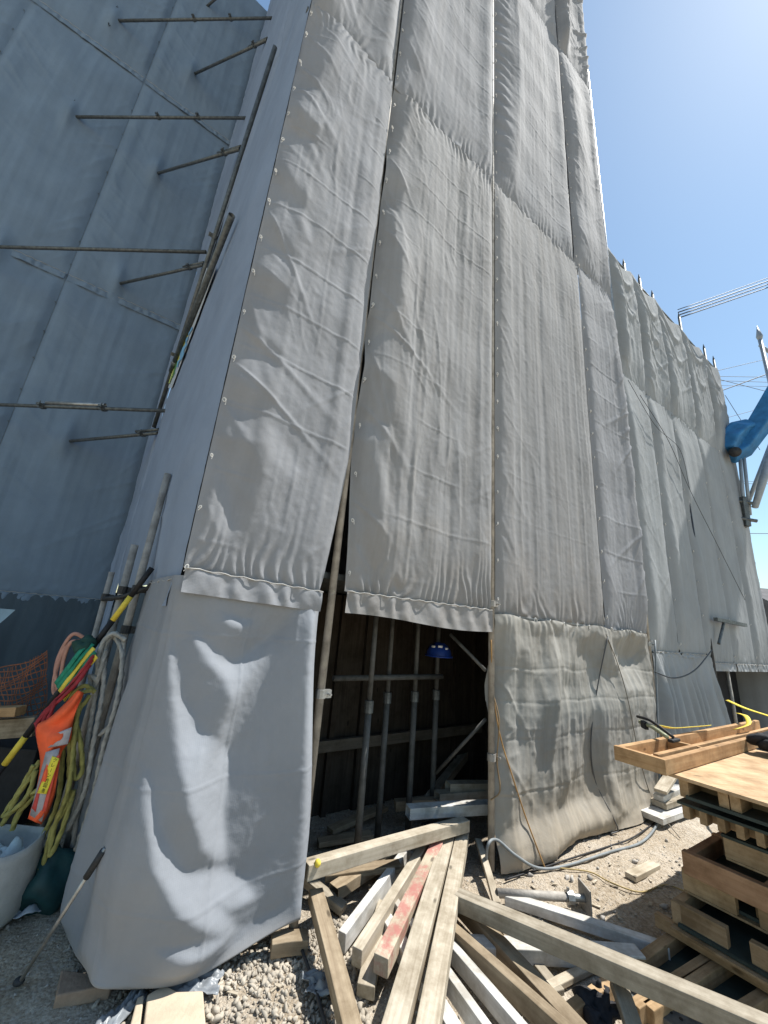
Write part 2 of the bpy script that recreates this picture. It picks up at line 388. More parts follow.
# gravel: uncountable
def rocks(name, spots, mat):
    protos = []
    for k in range(8):
        bm = bmesh.new(); r = np.random.RandomState(k)
        for q in r.randn(13, 3): bm.verts.new(q / np.linalg.norm(q) * r.uniform(.75, 1.1) * (.75, 1., 1.25))
        bmesh.ops.convex_hull(bm, input=bm.verts[:]); bmesh.ops.triangulate(bm, faces=bm.faces[:])
        for v in [v for v in bm.verts if not v.link_faces]: bm.verts.remove(v)
        bm.verts.index_update(); bm.normal_update()
        V = np.array([v.co[:] for v in bm.verts]); fs = np.array([[v.index for v in f.verts] for f in bm.faces]); bm.free(); protos.append((V, fs))
    r = np.random.RandomState(5); VV = []; FF = []; k = 0
    for i, (x, y, s) in enumerate(spots):
        V, fs = protos[i % 8]; a = r.rand() * 6.28; b = r.rand() * 6.28
        Rz = np.array([[math.cos(a), -math.sin(a), 0], [math.sin(a), math.cos(a), 0], [0, 0, 1]])
        Rx = np.array([[1, 0, 0], [0, math.cos(b), -math.sin(b)], [0, math.sin(b), math.cos(b)]])
        W = (V @ Rx.T @ Rz.T) * s * np.array([1, 1, .8]) + np.array([x, y, float(gz(x, y)) + s * .35]); VV.append(W); FF.append(fs + k); k += len(V)
    return make(name, np.concatenate(VV), np.concatenate(FF), mat, loc=(0, 0, 0))
r = np.random.RandomState(2); sp = []
for i in range(9000):                           # loose heap in front of the hanging sheet
    x = r.uniform(-1.05, .12); y = r.uniform(1.85, 2.75)
    q = math.exp(-((x + .2) / .5) ** 2) * (.35 + .65 * float(sstep(.3, .6, vnoise(x * 4, y * 4, 3))))
    if r.rand() < q and (np.array([x, y, 0]) - P0).dot(EN) > -.1: sp.append((x, y, .006 + .016 * r.rand() ** 3))
tag(rocks('gravel', sp, M_GRAVEL), kind='stuff', label='pale crushed gravel heaped in front of the sheet')
sp = []
for i in range(6500):
    x = r.uniform(-2.2, 3.6); y = r.uniform(1.6, 5.2); s = .0035 + .011 * r.rand() ** 4
    if fbm(x * 1.7, y * 1.7, 31, 2) + r.rand() * .9 > .52: sp.append((x, y, s))
for i in range(40): sp.append((r.uniform(.9, 3.0), r.uniform(2.6, 4.1), .012 + .02 * r.rand() ** 2))
tag(rocks('scattered_stones', sp, M_GRAVEL_D), kind='stuff', label='small loose stones scattered over the dirt')

# ------------------------------------------------------------------ sheets
def cloth(x, z, W, H, seed, bill=.03, left=.045, right=.03, top=1., bot=1., crease=1., wr=1., drape=.018, dl=1., dr=1., pk=.075, lw=.11):
    """distance the sheet stands out from its plane; x from its left edge, z up from its hem"""
    u = x / W; v = z / H
    d = bill * np.sin(np.pi * np.clip(u, 0, 1)) * (1 - np.clip(np.abs(2 * v - 1), 0, 1) ** 4)
    lb = left * (.35 + 1.1 * vnoise(z * 1.1, 0 * z, seed + 1) + .35 * vnoise(z * 3.1, 0 * z, seed + 21)); rb = right * (.35 + 1.3 * vnoise(z * 1.1, 0 * z + 9, seed + 2))
    d = d + lb * np.exp(-((x - lw) / (lw * 1.3 + .02)) ** 2) + rb * np.exp(-((W - x - .11) / .16) ** 2)
    rs = np.random.RandomState(seed + 50)
    for side, k in ((0, dl), (1, dr)):
        xs = x if side == 0 else W - x
        zt = H - .1
        while zt > .2 and k > 0:
            th = math.radians(rs.uniform(18, 62)); am = .52 * drape * k * rs.uniform(.2, 1.4); L = rs.uniform(.3, 1.0); w0 = rs.uniform(.012, .034)
            dz = zt - z; al = xs * math.sin(th) + dz * math.cos(th); pe = xs * math.cos(th) - dz * math.sin(th)
            w = w0 * (.5 + np.clip(al, 0, None) / L)
            d = d + am * np.exp(-(pe / w) ** 2) * np.exp(-(al / L) ** 2) * sstep(-.02, .06, al)
            zt -= rs.uniform(.16, .34)
    d = d + wr * (.017 * fbm(x * 3.2, z * .28, seed + 3, 3) + .0085 * (1 - np.abs(fbm(x * 6.5, z * .16, seed + 35, 3)) * 2) + .006 * fbm((x + .45 * z) * 3.4, (z - .5 * x) * 1.1, seed + 4, 3))
    rg = 1 - np.abs(fbm(x * 5.5 + .8 * fbm(x * 2, z, seed + 8, 2), z * .5, seed + 5, 2)) * 2.2
    d = d + wr * .007 * np.clip(rg, 0, 1) ** 2 * sstep(.3, .7, vnoise(x * 1.6, z * .9, seed + 9))
    rg2 = 1 - np.abs(fbm(x * 9 + 1.5 * fbm(x * 3, z * 2, seed + 31, 2), z * 1.6 + .6 * x, seed + 32, 2)) * 3.0
    d = d + wr * .0035 * np.clip(rg2, 0, 1) ** 1.5 * sstep(.42, .72, vnoise(x * 2.3, z * 1.2, seed + 33))
    if crease:
        jx = .02 * fbm(z * 1.3, x, seed + 6, 2); jz = .03 * fbm(x * 1.3, z, seed + 7, 2)
        d = d + crease * (.006 * tri((x + jx) / .74 + seed * .13) + .009 * tri((z + jz) / .84 + seed * .37))
        for per, am, q in ((.37, .0028, x + jx), (.42, .0034, z + jz)):
            t = tri(q / per + .5 + seed * .21); d = d + crease * am * sstep(.35, .6, vnoise(x * 2.1 + per * 40, z * 1.3, seed + 17)) * np.exp(-((1 - t) * per / 2 / .008) ** 2)
    ed = (1 - np.exp(-(x / .045) ** 1.5)) * (1 - np.exp(-((W - x) / .045) ** 1.5)); tp = (1 - .92 * np.exp(-((H - z) / .34) ** 1.3)) * (1 - .92 * np.exp(-(z / .22) ** 1.3))
    d = d * ed * tp
    for e, dist in ((top, H - z), (bot, z)):
        if e:
            ph = (x / pk + 2.2 * fbm(x * 4, dist * 2, seed + 12, 2))
            amp = .35 + .9 * vnoise(x * 4, dist * 0, seed + 13)
            d = d + e * .0085 * amp * (.4 + 1.2 * vnoise(x * 2.2, 0 * x, seed + 36)) * np.sin(2 * np.pi * ph) * np.exp(-(dist / (.04 + .20 * vnoise(x * 7, 0 * x, seed + 14))) ** 1.3) * sstep(0, .02, dist)
            d = d - e * .006 * np.exp(-dist / .03)
    d = d + .0016 * fbm(x * 26, z * 26, seed + 15, 3)
    return d
def grid_obj(name, Pf, W, H, res, mat, parent=None):
    """Pf(u, v) -> (xyz, uv)"""
    a = max(4, int(W / res)); b = max(4, int(H / res))
    U, Vv = np.meshgrid(np.linspace(0, 1, a + 1), np.linspace(0, 1, b + 1))
    P, uv = Pf(U, Vv); I = np.arange((a + 1) * (b + 1)).reshape(b + 1, a + 1)
    q = np.stack([I[:-1, :-1], I[:-1, 1:], I[1:, 1:], I[1:, :-1]], -1).reshape(-1, 4)
    return make(name, P.reshape(-1, 3), q, mat, parent, True, uv.reshape(-1, 2))
def asf(v): return v if callable(v) else (lambda t, v=v: v + 0 * t)
def panel(o, d, n, xl, xr, z0, z1, disp, res, mat, name='scaffold_sheet', parent=None, shift=None):
    """flat hung sheet; xl/xr functions of height, z0/z1 functions of position"""
    xl, xr, z0, z1 = map(asf, (xl, xr, z0, z1)); zm0 = float(z0(0.)); zm1 = float(z1(0.))
    W = float(xr(zm1) - xl(zm1)); H = zm1 - zm0
    def Pf(u, v):
        zz = zm0 + H * v; l = xl(zz); s = l + (xr(zz) - l) * u
        z = z0(s) + (z1(s) - z0(s)) * v
        dd = disp(u * W, v * H, W, H)
        P = o + d * s[..., None] + n * dd[..., None] + np.array([0, 0, 1.]) * z[..., None]
        if shift is not None: P = P + d * shift(u * W, v * H, W, H)[..., None]
        return P, np.stack([s, z], -1)
    return grid_obj(name, Pf, W, H, res, mat, parent)
def torus_mesh():
    mb = MB(); mb.tube([(.011 * math.cos(a), 0, .016 * math.sin(a)) for a in np.linspace(0, 2 * math.pi, 11)], .0035, 5, False)
    mb.tube([(0, -.004, .012), (.01, .012, -.012), (.004, .016, -.035)], .0028, 5)
    me = bpy.data.meshes.new('tie_cord'); me.from_pydata([tuple(v) for v in mb.v], [], mb.f); me.materials.append(M_CORD); return me
TIE = torus_mesh()
TIE_D = TIE.copy(); TIE_D.name = 'tie_cord'; TIE_D.materials[0] = M_STEEL_D
def ties(parent, pts, scale=1.0, me=None):
    for p in pts:
        o = bpy.data.objects.new('tie_cord', me or TIE); C.objects.link(o)
        o.matrix_world = Matrix.Translation(Vector(p)) @ Matrix.Rotation(ANG + random.uniform(-.4, .4), 4, 'Z') @ Matrix.Rotation(random.uniform(-.5, .5), 4, 'Y') @ Matrix.Scale(scale * random.uniform(.55, .85), 4)
        attach(o, parent)
def hem(parent, o, d, n, xl, xr, ztop, zbot, seed, mat, off=.012):
    """loose strip below the lacing, with a corded upper edge"""
    ztf, zbf = asf(ztop), asf(zbot)
    def Pf(u, v):
        s = xl + (xr - xl) * u; z = zbf(s) + (ztf(s) - zbf(s)) * v; h = (1 - v)
        dd = off + .004 * h + .016 * h * fbm(s * 6, z * 2, seed, 2) + .012 * np.sin(2 * np.pi * (s / .17 + fbm(s * 3, z, seed + 2, 2))) * v * (1 - v) * 3 + .004 * fbm(s * 20, z * 20, seed, 2)
        return o + d * s[..., None] + n * dd[..., None] + np.array([0, 0, 1.]) * z[..., None], np.stack([s, z], -1)
    grid_obj('hem_flap', Pf, abs(xr - xl), .12, .01, mat, parent)
    pts = [o + d * s + n * (off + .004 + .006 * math.sin(s * 40)) + np.array([0, 0, float(ztf(s)) + .004 * math.sin(s * 55)]) for s in np.linspace(xl, xr, max(8, int(abs(xr - xl) / .03)))]
    MB().tube(pts, max(.0035, 0), 6).build('hem_cord', M_SHEETCORD, parent, True)

# ---- folds: a height field shaped so sunlight repeats the lit and shaded patches traced for each sheet (front coordinates s, z), solved smooth
def _sz(l, off=.03):
    o = []
    for x, y in l:
        q = ONF(x, y, off); o.append((float((q - P0).dot(ES)), float(q[2])))
    return o
def inside(X, Y, poly):
    r = np.zeros(X.shape, bool); n = len(poly)
    for k in range(n):
        (x0, y0), (x1, y1) = poly[k], poly[(k + 1) % n]
        c = ((y0 > Y) != (y1 > Y)) & (X < (x1 - x0) * (Y - y0) / (y1 - y0 + 1e-12) + x0); r ^= c
    return r
def blur(A, sig, ax):
    k = np.exp(-.5 * (np.arange(-3 * sig, 3 * sig + 1) / sig) ** 2); k /= k.sum()
    P = np.pad(A, [(3 * sig, 3 * sig) if i == ax else (0, 0) for i in (0, 1)], mode='edge')
    return np.apply_along_axis(lambda m: np.convolve(m, k, 'valid'), ax, P)
def solve_folds(s0, s1, z0, z1, h, shade_patches, lit_patches, gd, gl, base=0., off=.03, w0=.05, pin=(60, 6, 0, 1), iters=500, stiff=9e-5):
    gs = np.linspace(s0, s1, int((s1 - s0) / h) + 1); gz = np.linspace(z0, z1, int((z1 - z0) / h) + 1); hx, hz = gs[1] - gs[0], gz[1] - gz[0]
    X, Y = np.meshgrid(gs, gz); g = np.full(X.shape, float(base)); L = np.zeros(X.shape); Dk = np.zeros(X.shape)
    for p in lit_patches: L = np.maximum(L, inside(X, Y, _sz(p, off)))
    for p in shade_patches: Dk = np.maximum(Dk, inside(X, Y, _sz(p, off)))
    L = blur(blur(L, 1, 1), 1, 0); Dk = blur(blur(Dk, 1, 1), 1, 0)
    g = base * (1 - np.maximum(L, Dk)) + gd * Dk + gl * L
    ax, az = .473, .866
    def gr(D): return (D[:-1, 1:] - D[:-1, :-1]) / hx, (D[1:, :-1] - D[:-1, :-1]) / hz
    def grT(a, b):
        R = np.zeros(X.shape); R[:-1, 1:] += a / hx; R[:-1, :-1] -= a / hx; R[1:, :-1] += b / hz; R[:-1, :-1] -= b / hz; return R
    def lap(D):
        R = np.zeros_like(D); R[:, 1:-1] += (D[:, 2:] - 2 * D[:, 1:-1] + D[:, :-2]) / hx ** 2; R[1:-1] += (D[2:] - 2 * D[1:-1] + D[:-2]) / hz ** 2; return R
    def lapT(R):
        D = np.zeros_like(R); q = R[:, 1:-1] / hx ** 2; D[:, 2:] += q; D[:, 1:-1] -= 2 * q; D[:, :-2] += q
        q = R[1:-1] / hz ** 2; D[2:] += q; D[1:-1] -= 2 * q; D[:-2] += q; return D
    W = w0 + pin[0] * np.exp(-((z1 - Y) / .05) ** 2) + pin[1] * np.exp(-((X - s0) / .03) ** 2) + pin[2] * np.exp(-((s1 - X) / .03) ** 2) + pin[3] * np.exp(-((Y - z0) / .10) ** 2)
    def H(D):
        dx, dz = gr(D); u = ax * dx + az * dz; p = az * dx - ax * dz
        return grT(ax * u + .05 * az * p, az * u - .05 * ax * p) + stiff * lapT(lap(D)) + W * D
    gb = g[:-1, :-1]; rhs = grT(ax * gb, az * gb); D = np.zeros(X.shape); r = rhs - H(D); p = r.copy(); rr = (r * r).sum()
    for _ in range(iters):
        q = H(p); al = rr / (p * q).sum(); D += al * p; r -= al * q; rn = (r * r).sum()
        if rn < 1e-9 * (rhs * rhs).sum(): break
        p = r + rn / rr * p; rr = rn
    def at(s, z):
        i = np.clip((s - s0) / hx, 0, len(gs) - 1.001); j = np.clip((z - z0) / hz, 0, len(gz) - 1.001); a = i.astype(int); b = j.astype(int); fi = i - a; fj = j - b
        return (D[b, a] * (1 - fi) + D[b, a + 1] * fi) * (1 - fj) + (D[b + 1, a] * (1 - fi) + D[b + 1, a + 1] * fi) * fj
    return at
fold_at = solve_folds(-2.37, -1.435, 0, 1.76, .0075, [], [
    [(167, 641), (174, 689), (178, 753), (189, 809), (206, 856), (222, 876), (229, 874), (228, 818), (236, 765), (228, 745), (203, 738), (184, 700), (173, 641)],
    [(199, 632), (216, 652), (240, 668), (297, 633), (264, 680), (242, 714), (231, 745), (220, 740), (234, 705), (229, 682), (210, 664), (197, 640)],
    [(144, 775), (147, 835), (152, 878), (176, 918), (219, 944), (236, 948), (235, 936), (203, 902), (177, 872), (160, 832), (149, 775)],
    [(185, 884), (215, 880), (250, 900), (258, 918), (238, 924), (205, 908)],
    [(225, 611), (245, 619), (264, 621), (250, 630), (230, 623)],
    [(146, 968), (180, 956), (227, 949), (237, 944), (236, 954), (190, 970)]], .24, -.60, .24, .08, iters=900)
FOLD_M = solve_folds(.0, 2.75, 0, 1.76, .012, [
    [(593, 632), (606, 640), (622, 668), (620, 675), (612, 679), (600, 670), (593, 652)], [(612, 637), (646, 637), (648, 652), (641, 660), (626, 657), (617, 646)],
    [(600, 700), (606, 732), (609, 764), (603, 770), (609, 790), (623, 811), (623, 817), (612, 802), (600, 776), (593, 752), (593, 723)],
    [(538, 862), (577, 834), (606, 825), (611, 831), (594, 846), (550, 868)], [(498, 625), (512, 627), (516, 660), (500, 700), (497, 730), (496, 680)],
    [(541, 632), (550, 632), (549, 659), (543, 667)], [(582, 638), (593, 638), (590, 656), (584, 653)], [(545, 700), (553, 702), (550, 760), (544, 770)], [(520, 650), (526, 650), (524, 730), (518, 740)]], [
    [(608, 650), (624, 662), (645, 664), (645, 690), (625, 690), (622, 672)], [(612, 760), (622, 790), (618, 792), (611, 780)],
    [(503, 834), (538, 817), (603, 799), (609, 814), (580, 828), (538, 849), (512, 858), (500, 863)], [(632, 805), (656, 802), (659, 823), (635, 840), (612, 834)],
    [(553, 640), (562, 640), (558, 740), (553, 740)], [(565, 690), (572, 690), (575, 780), (568, 780)]], .40, -.38, 0., .05, .08, (60, 6, 6, 0), 600)
FOLD_A = solve_folds(-2.34, -1.42, 1.7, 6.9, .015, [
    [(278, 168), (303, 207), (300, 219), (276, 184)], [(264, 219), (294, 266), (288, 270), (262, 242)], [(317, 8), (341, 23), (329, 55), (317, 94), (302, 90)], [(252, 272), (284, 300), (276, 318), (249, 292)],
    [(244, 335), (280, 366), (275, 375), (249, 358)], [(228, 388), (262, 412), (250, 430), (224, 412)], [(213, 450), (262, 464), (255, 512), (242, 561), (231, 530), (217, 468)], [(292, 110), (318, 140), (312, 152), (290, 130)]], [
    [(206, 455), (226, 495), (244, 557), (222, 552), (209, 512)], [(300, 219), (312, 250), (306, 255), (294, 225)], [(262, 430), (300, 480), (296, 500), (262, 470)]], .36, -.22, 0., .02, .2, (60, 20, 20, 20), 500)
FOLD_B = solve_folds(-1.43, .03, 1.7, 6.9, .015, [
    [(368, 309), (392, 309), (390, 331), (372, 340)], [(366, 362), (390, 389), (388, 428), (361, 420)], [(355, 433), (372, 446), (370, 486), (381, 566), (372, 583), (359, 539)],
    [(397, 82), (415, 94), (403, 129), (391, 156)], [(386, 207), (395, 273), (391, 320), (378, 312), (380, 234)], [(392, 165), (402, 190), (396, 215), (388, 200)]], [
    [(355, 495), (364, 548), (372, 583), (359, 583), (350, 548)], [(372, 446), (384, 470), (390, 520), (378, 500)], [(398, 230), (410, 260), (406, 330), (396, 300)]], .36, -.22, 0., .02, .2, (60, 20, 20, 20), 500)
FOLD_C = solve_folds(.05, 1.74, 6.7, 11.9, .02, [[(497, -60), (512, -60), (515, 90), (512, 186), (499, 168)]], [], .24, -.1, 0., .02, .3, (60, 20, 20, 20), 350)

SHG = 'grey sheets hung on the scaffold front'
def fsheet(label, xl, xr, z0, z1, seed, res=.013, mat=M_SHEET, group=SHG, tie=True, tie_step=.34, fold=None, o=P0, d=ES, n=EN, off=0., **k):
    sf = k.pop('shift', None)
    ob = panel(o, d, n, xl, xr, z0, z1, lambda x, z, W, H: off + cloth(x, z, W, H, seed, **k) + (fold(x + float(asf(xl)(9.)), z + float(asf(z0)(0.))) if fold else 0), res, mat, shift=sf)
    tag(ob, label, 'sheet', group)
    if tie:
        zl = asf(z0)(0.); zh = asf(z1)(0.); pts = []
        zz = zl + .12
        while zz < zh:
            pts.append(o + d * (float(asf(xl)(zz)) + .012) + n * (.022 + off) + np.array([0, 0, zz])); zz += tie_step * random.uniform(.85, 1.15)
        ties(ob, pts)
    return ob
ZR1, ZR2, ZR3 = 6.80, 11.85, 22.5
sag = lambda z, a=.03, ph=0.: (lambda s: z + a * np.sin(s * 2.2 + ph) * .5)
f1a_r = lambda z: -1.455 - .10 * np.clip((2.75 - z) / 1.1, 0, 1) ** 1.3
f1b_l = lambda z: -1.425 + .055 * np.clip((2.75 - z) / 1.1, 0, 1)
a = fsheet('narrow grey sheet at the tower corner, laced hem above the bulging sheet', -2.33, f1a_r, lambda s: 1.80 + 0 * s - .05 * (s + 2.33), sag(ZR1), 3, .0105,
           fold=FOLD_A, bill=.012, left=.015, right=.012, drape=.020, dl=.8, dr=.35, crease=1.25, bot=1.3, mat=M_SHEET, pk=.07)
hem(a, P0, ES, EN, -2.32, -1.54, lambda s: 1.80 - .05 * (s + 2.33), lambda s: 1.675 - .04 * (s + 2.33), 5, M_SHEET, .016)
b = fsheet('wide grey sheet hanging over the dark doorway, split at its lower left', f1b_l, .015, 1.785, sag(ZR1, .03, 1), 8, .0105,
           fold=FOLD_B, bill=.015, left=.03, lw=.22, right=.015, drape=.020, dl=.8, dr=.25, crease=1.0, bot=1.4, mat=M_SHEET_D, pk=.075)
hem(b, P0, ES, EN, -1.37, .0, lambda s: 1.785 + 0 * s, lambda s: 1.64 - .02 * (s + 1.4) + .015 * np.sin(s * 4), 6, M_SHEET_D, .016)
fsheet('broad smooth grey sheet right of the doorway pole, above the muddy sheet', .055, 1.803, 1.765, sag(ZR1, .03, 2), 14, .012,
       bill=.015, left=.02, right=.015, drape=.012, dl=.5, dr=.5, crease=.45, wr=.75, bot=1.5, mat=M_SHEET_D, pk=.11)
fsheet('narrow grey sheet scalloped along the tower right edge, lower row', 1.81, 2.79, 1.75, sag(ZR1, .03, 3), 19, .013,
       bill=.03, left=.02, right=.045, drape=.022, dl=.2, dr=1.3, crease=1.2, wr=.7, bot=1.3)
T2 = 'grey sheets of the upper scaffold rows'
fsheet('upper grey sheet above the narrow corner sheet, cut off by the photo top', -2.33, -1.47, sag(ZR1 - .04), ZR2, 23, .02, group=T2, left=.06, drape=.022, bot=1.3)
fsheet('upper grey sheet above the doorway sheet, dark folds at its left edge', -1.43, .015, sag(ZR1 - .04, .03, 1), ZR2, 27, .016, group=T2, bill=.02, left=.06, lw=.2, drape=.016, dl=.6, dr=.3, wr=.55, bot=1.4)
def pleat(x, z, W, H): return 0 * x
c2 = panel(P0, ES, EN, .05, 1.72, sag(ZR1 - .04, .03, 2), ZR2,
           lambda x, z, W, H: FOLD_C(x + .05, z + 6.76) + cloth(x, z, W, H, 33, bill=.02, left=.04, lw=.15, right=.02, drape=.015, dl=.3, dr=.3, wr=.5, bot=1.3)
           + .011 * np.sin(2 * np.pi * (z / .235 + x * 2.6 + .5 * fbm(x * 3, z * 2, 3, 2))) * np.exp(-(x / .2) ** 2) * sstep(0, .04, x) * sstep(.3, 1.2, z), .015, M_SHEET)
tag(c2, 'upper grey sheet with a dark band of slanting pleats along its left edge', 'sheet', T2)
ties(c2, [F(.06, .02, z) for z in np.arange(6.95, 11.8, .36)])
fsheet('upper narrow grey sheet along the tower right edge, below the darkest folds', 1.75, 2.77, sag(ZR1 - .04, .03, 3), ZR2, 37, .018, group=T2, left=.07, lw=.2, right=.04, drape=.02, dl=.5, dr=.5, wr=.6, bot=1.2)
fsheet('topmost grey sheet in the middle of the tower, barely in view', .05, 1.72, ZR2 - .04, ZR3, 41, .03, group=T2)
fsheet('topmost narrow grey sheet with dark loose folds against the sky', 1.75, 2.77, ZR2 - .04, ZR3, 43, .025, group=T2, left=.12, right=.07, drape=.05)

rt_ = panel(F(2.69, 0, 0), -EN, ES, .10, 1.5, 7.6, ZR3, lambda x, z, W, H: cloth(x, z, W, H, 47, wr=.8, left=.01), .06, M_SHEET)
tag(rt_, 'grey sheet closing the tower right side above the low block', 'sheet')
# corner sheet that bulges out over the ground and wraps the corner
Wf, Ws = .90, .95
cr = .10
def bag_path(u):
    """arc length from the doorway edge: along the front to the corner, then along the side"""
    a = u * (Wf + Ws)
    k = sstep(Wf - cr, Wf + cr, a)
    da = (Wf + Ws) / 600.
    return a, k
_aa = np.linspace(0, Wf + Ws, 1200); _kk = sstep(Wf - .09, Wf + .09, _aa)
_dir = -ES[None] * (1 - _kk[:, None]) + SD[None] * _kk[:, None]; _dir /= np.linalg.norm(_dir, axis=1)[:, None]
_pos = np.vstack([[0, 0, 0], np.cumsum(_dir[:-1] * (_aa[1] - _aa[0]), 0)]) + F(-1.435, 0, 0)
_nor = np.stack([-_dir[:, 1], _dir[:, 0], 0 * _aa], 1); _nor *= np.sign((_nor[0] * EN).sum())
def ridge_v(s, z, pts, A, wl, wr, fade=.12, pw=2.):
    p = sorted([(q[1], q[0]) for q in pts]); zz = np.array([q[0] for q in p]); ss = np.array([q[1] for q in p])
    c = np.interp(z, zz, ss); dlt = s - c
    m = sstep(zz[0] - fade, zz[0] + fade, z) * (1 - sstep(zz[-1] - fade, zz[-1] + fade, z))
    return A * m * np.where(dlt < 0, np.exp(-np.abs(dlt / wl) ** pw), np.exp(-np.abs(dlt / wr) ** 1.9))
def ridge_h(s, z, pts, A, wd, wu, fade=.12):
    p = sorted(pts); ss = np.array([q[0] for q in p]); zz = np.array([q[1] for q in p])
    c = np.interp(s, ss, zz); dlt = z - c
    m = sstep(ss[0] - fade, ss[0] + fade, s) * (1 - sstep(ss[-1] - fade, ss[-1] + fade, s))
    return A * m * np.where(dlt < 0, np.exp(-(dlt / wd) ** 2), np.exp(-(dlt / wu) ** 2))
def bag_P(u, v):
    a = u * (Wf + Ws)
    pos = np.stack([np.interp(a, _aa, _pos[:, i]) for i in range(3)], -1); nor = np.stack([np.interp(a, _aa, _nor[:, i]) for i in range(3)], -1)
    s = -1.435 - a                                # facade coordinate, runs on round the corner
    # the sheet's own height v -> world height and outward lean (belly low down, tucked under at the ground)
    vt = np.array([0, .05, .09, .13, .2, .3, .45, .6, .8, 1.0])
    zt = np.array([.02, .02, .035, .085, .22, .43, .74, 1.03, 1.40, 1.76])
    ot = np.array([-.10, .0, .04, .065, .072, .062, .045, .032, .016, .0])
    z = np.interp(v, vt, zt); off = np.interp(v, vt, ot)
    for _ in range(1):
        pass
    wl = .22 + .75 * np.exp(-((a - .50) / .27) ** 2) + .45 * np.exp(-((a - 1.45) / .35) ** 2) * 1.0; wl = np.clip(wl * (1 - .9 * np.exp(-((a - .92) / .17) ** 2)), .0, 2); tuck = -.035 * np.exp(-((a - .93) / .17) ** 2) * sstep(.5, .12, z)           # less belly towards the doorway
    lift = (.09 * np.exp(-(a / .35) ** 2) + (.085 * np.exp(-((a - .96) / .30) ** 2))) * (1 - sstep(.1, .5, v))
    D = off * wl + tuck
    low = sstep(.06, .16, v)
    top = 1 - sstep(.88, .99, v)
    fr = 1 - sstep(.9, 1.05, a)
    R = fold_at(s, z) * (1 - .6 * np.exp(-((a - .93) / .05) ** 2)) * (1 - np.exp(-(a / .05) ** 2)) * (a < .93)
    D = D + R * low * top
    D = D + low * (.005 * fbm(a * 4, z * 1.4, 61, 3) + .0012 * fbm(a * 13, z * 9, 62, 3) + .0012 * fbm(a * 40, z * 40, 63, 2))
    D = D + .004 * low * np.clip(1 - np.abs(fbm(a * 5 + .8 * z, z * 3.2 - a, 66, 3)) * 2.8, 0, 1) ** 1.3 * sstep(.3, .6, vnoise(a * 3, z * 2, 67))
    D = D + (1 - fr) * low * (.03 * np.sin(a * 14 + 1.2 * z) * sstep(.1, .5, 1 - v))
    D = D + .004 * np.exp(-((s + 1.93 + .006 * fbm(z * 3, s, 68, 2)) / .006) ** 2) * low
    for zc in (1.47, .80, .30): D = D + .003 * np.exp(-((z - zc + .01 * fbm(a * 3, z, 64, 2)) / .006) ** 2) * low
    D = D - .02 * np.exp(-(a / .03)) * low
    sh = .10 * sstep(.35, 1.6, z) * np.exp(-(a / .35) ** 2)
    P = pos + nor * D[..., None] - ES * sh[..., None]; P[..., 2] = z + lift
    return P, np.stack([s, z], -1)
bag = grid_obj('corner_sheet', bag_P, Wf + Ws, 1.95, .009, M_BAG)
tag(bag, 'ribbed grey sheet bulging round the tower corner down to the gravel', 'sheet', None)

# muddy sheet right of the doorway
def lowr(x, z, W, H):
    s = x + .03; d = .015 + cloth(x, z, W, H, 71, bill=.03, left=.03, right=.03, drape=.02, crease=1.0, wr=.9, top=1.3, bot=0, pk=.16)
    d = d + .008 * np.clip(1 - np.abs(fbm(x * 4 + .3 * z, z * .9, 77, 3)) * 2.6, 0, 1) ** 1.2 + .010 * tri(z / .42 + .2 + .05 * fbm(x * 2, z, 79, 2)) + .010 * tri(x / .36 + .04 * fbm(z * 2, x, 80, 2))
    d = d + .0045 * np.clip(1 - np.abs(fbm(x * 8 - 2 * z, z * 5, 78, 2)) * 2.4, 0, 1) ** 1.5
    for zc in (.42, .78, 1.06, 1.32): d = d - .004 * np.exp(-((z - zc - .02 * fbm(x * 1.5, z, 81, 2)) / .008) ** 2)
    d = d + FOLD_M(s, z + .015) + .05 * sstep(.30, .05, z) * sstep(.3, 1.2, s)
    return d
lr = panel(P0, ES, EN, .03, lambda z: 2.72 - .12 * np.clip((1.2 - z) / 1.2, 0, 1), lambda s: .015 + 0 * s, lambda s: 1.75 + .015 * np.sin(s * 9), lowr, .011, M_LOWR, 'muddy_sheet')
tag(lr, 'muddy creased grey sheet right of the doorway, its foot on the dirt', 'sheet')
ties(lr, [F(s, .03, 1.745) for s in np.arange(.12, 2.7, .22)], 1.5)

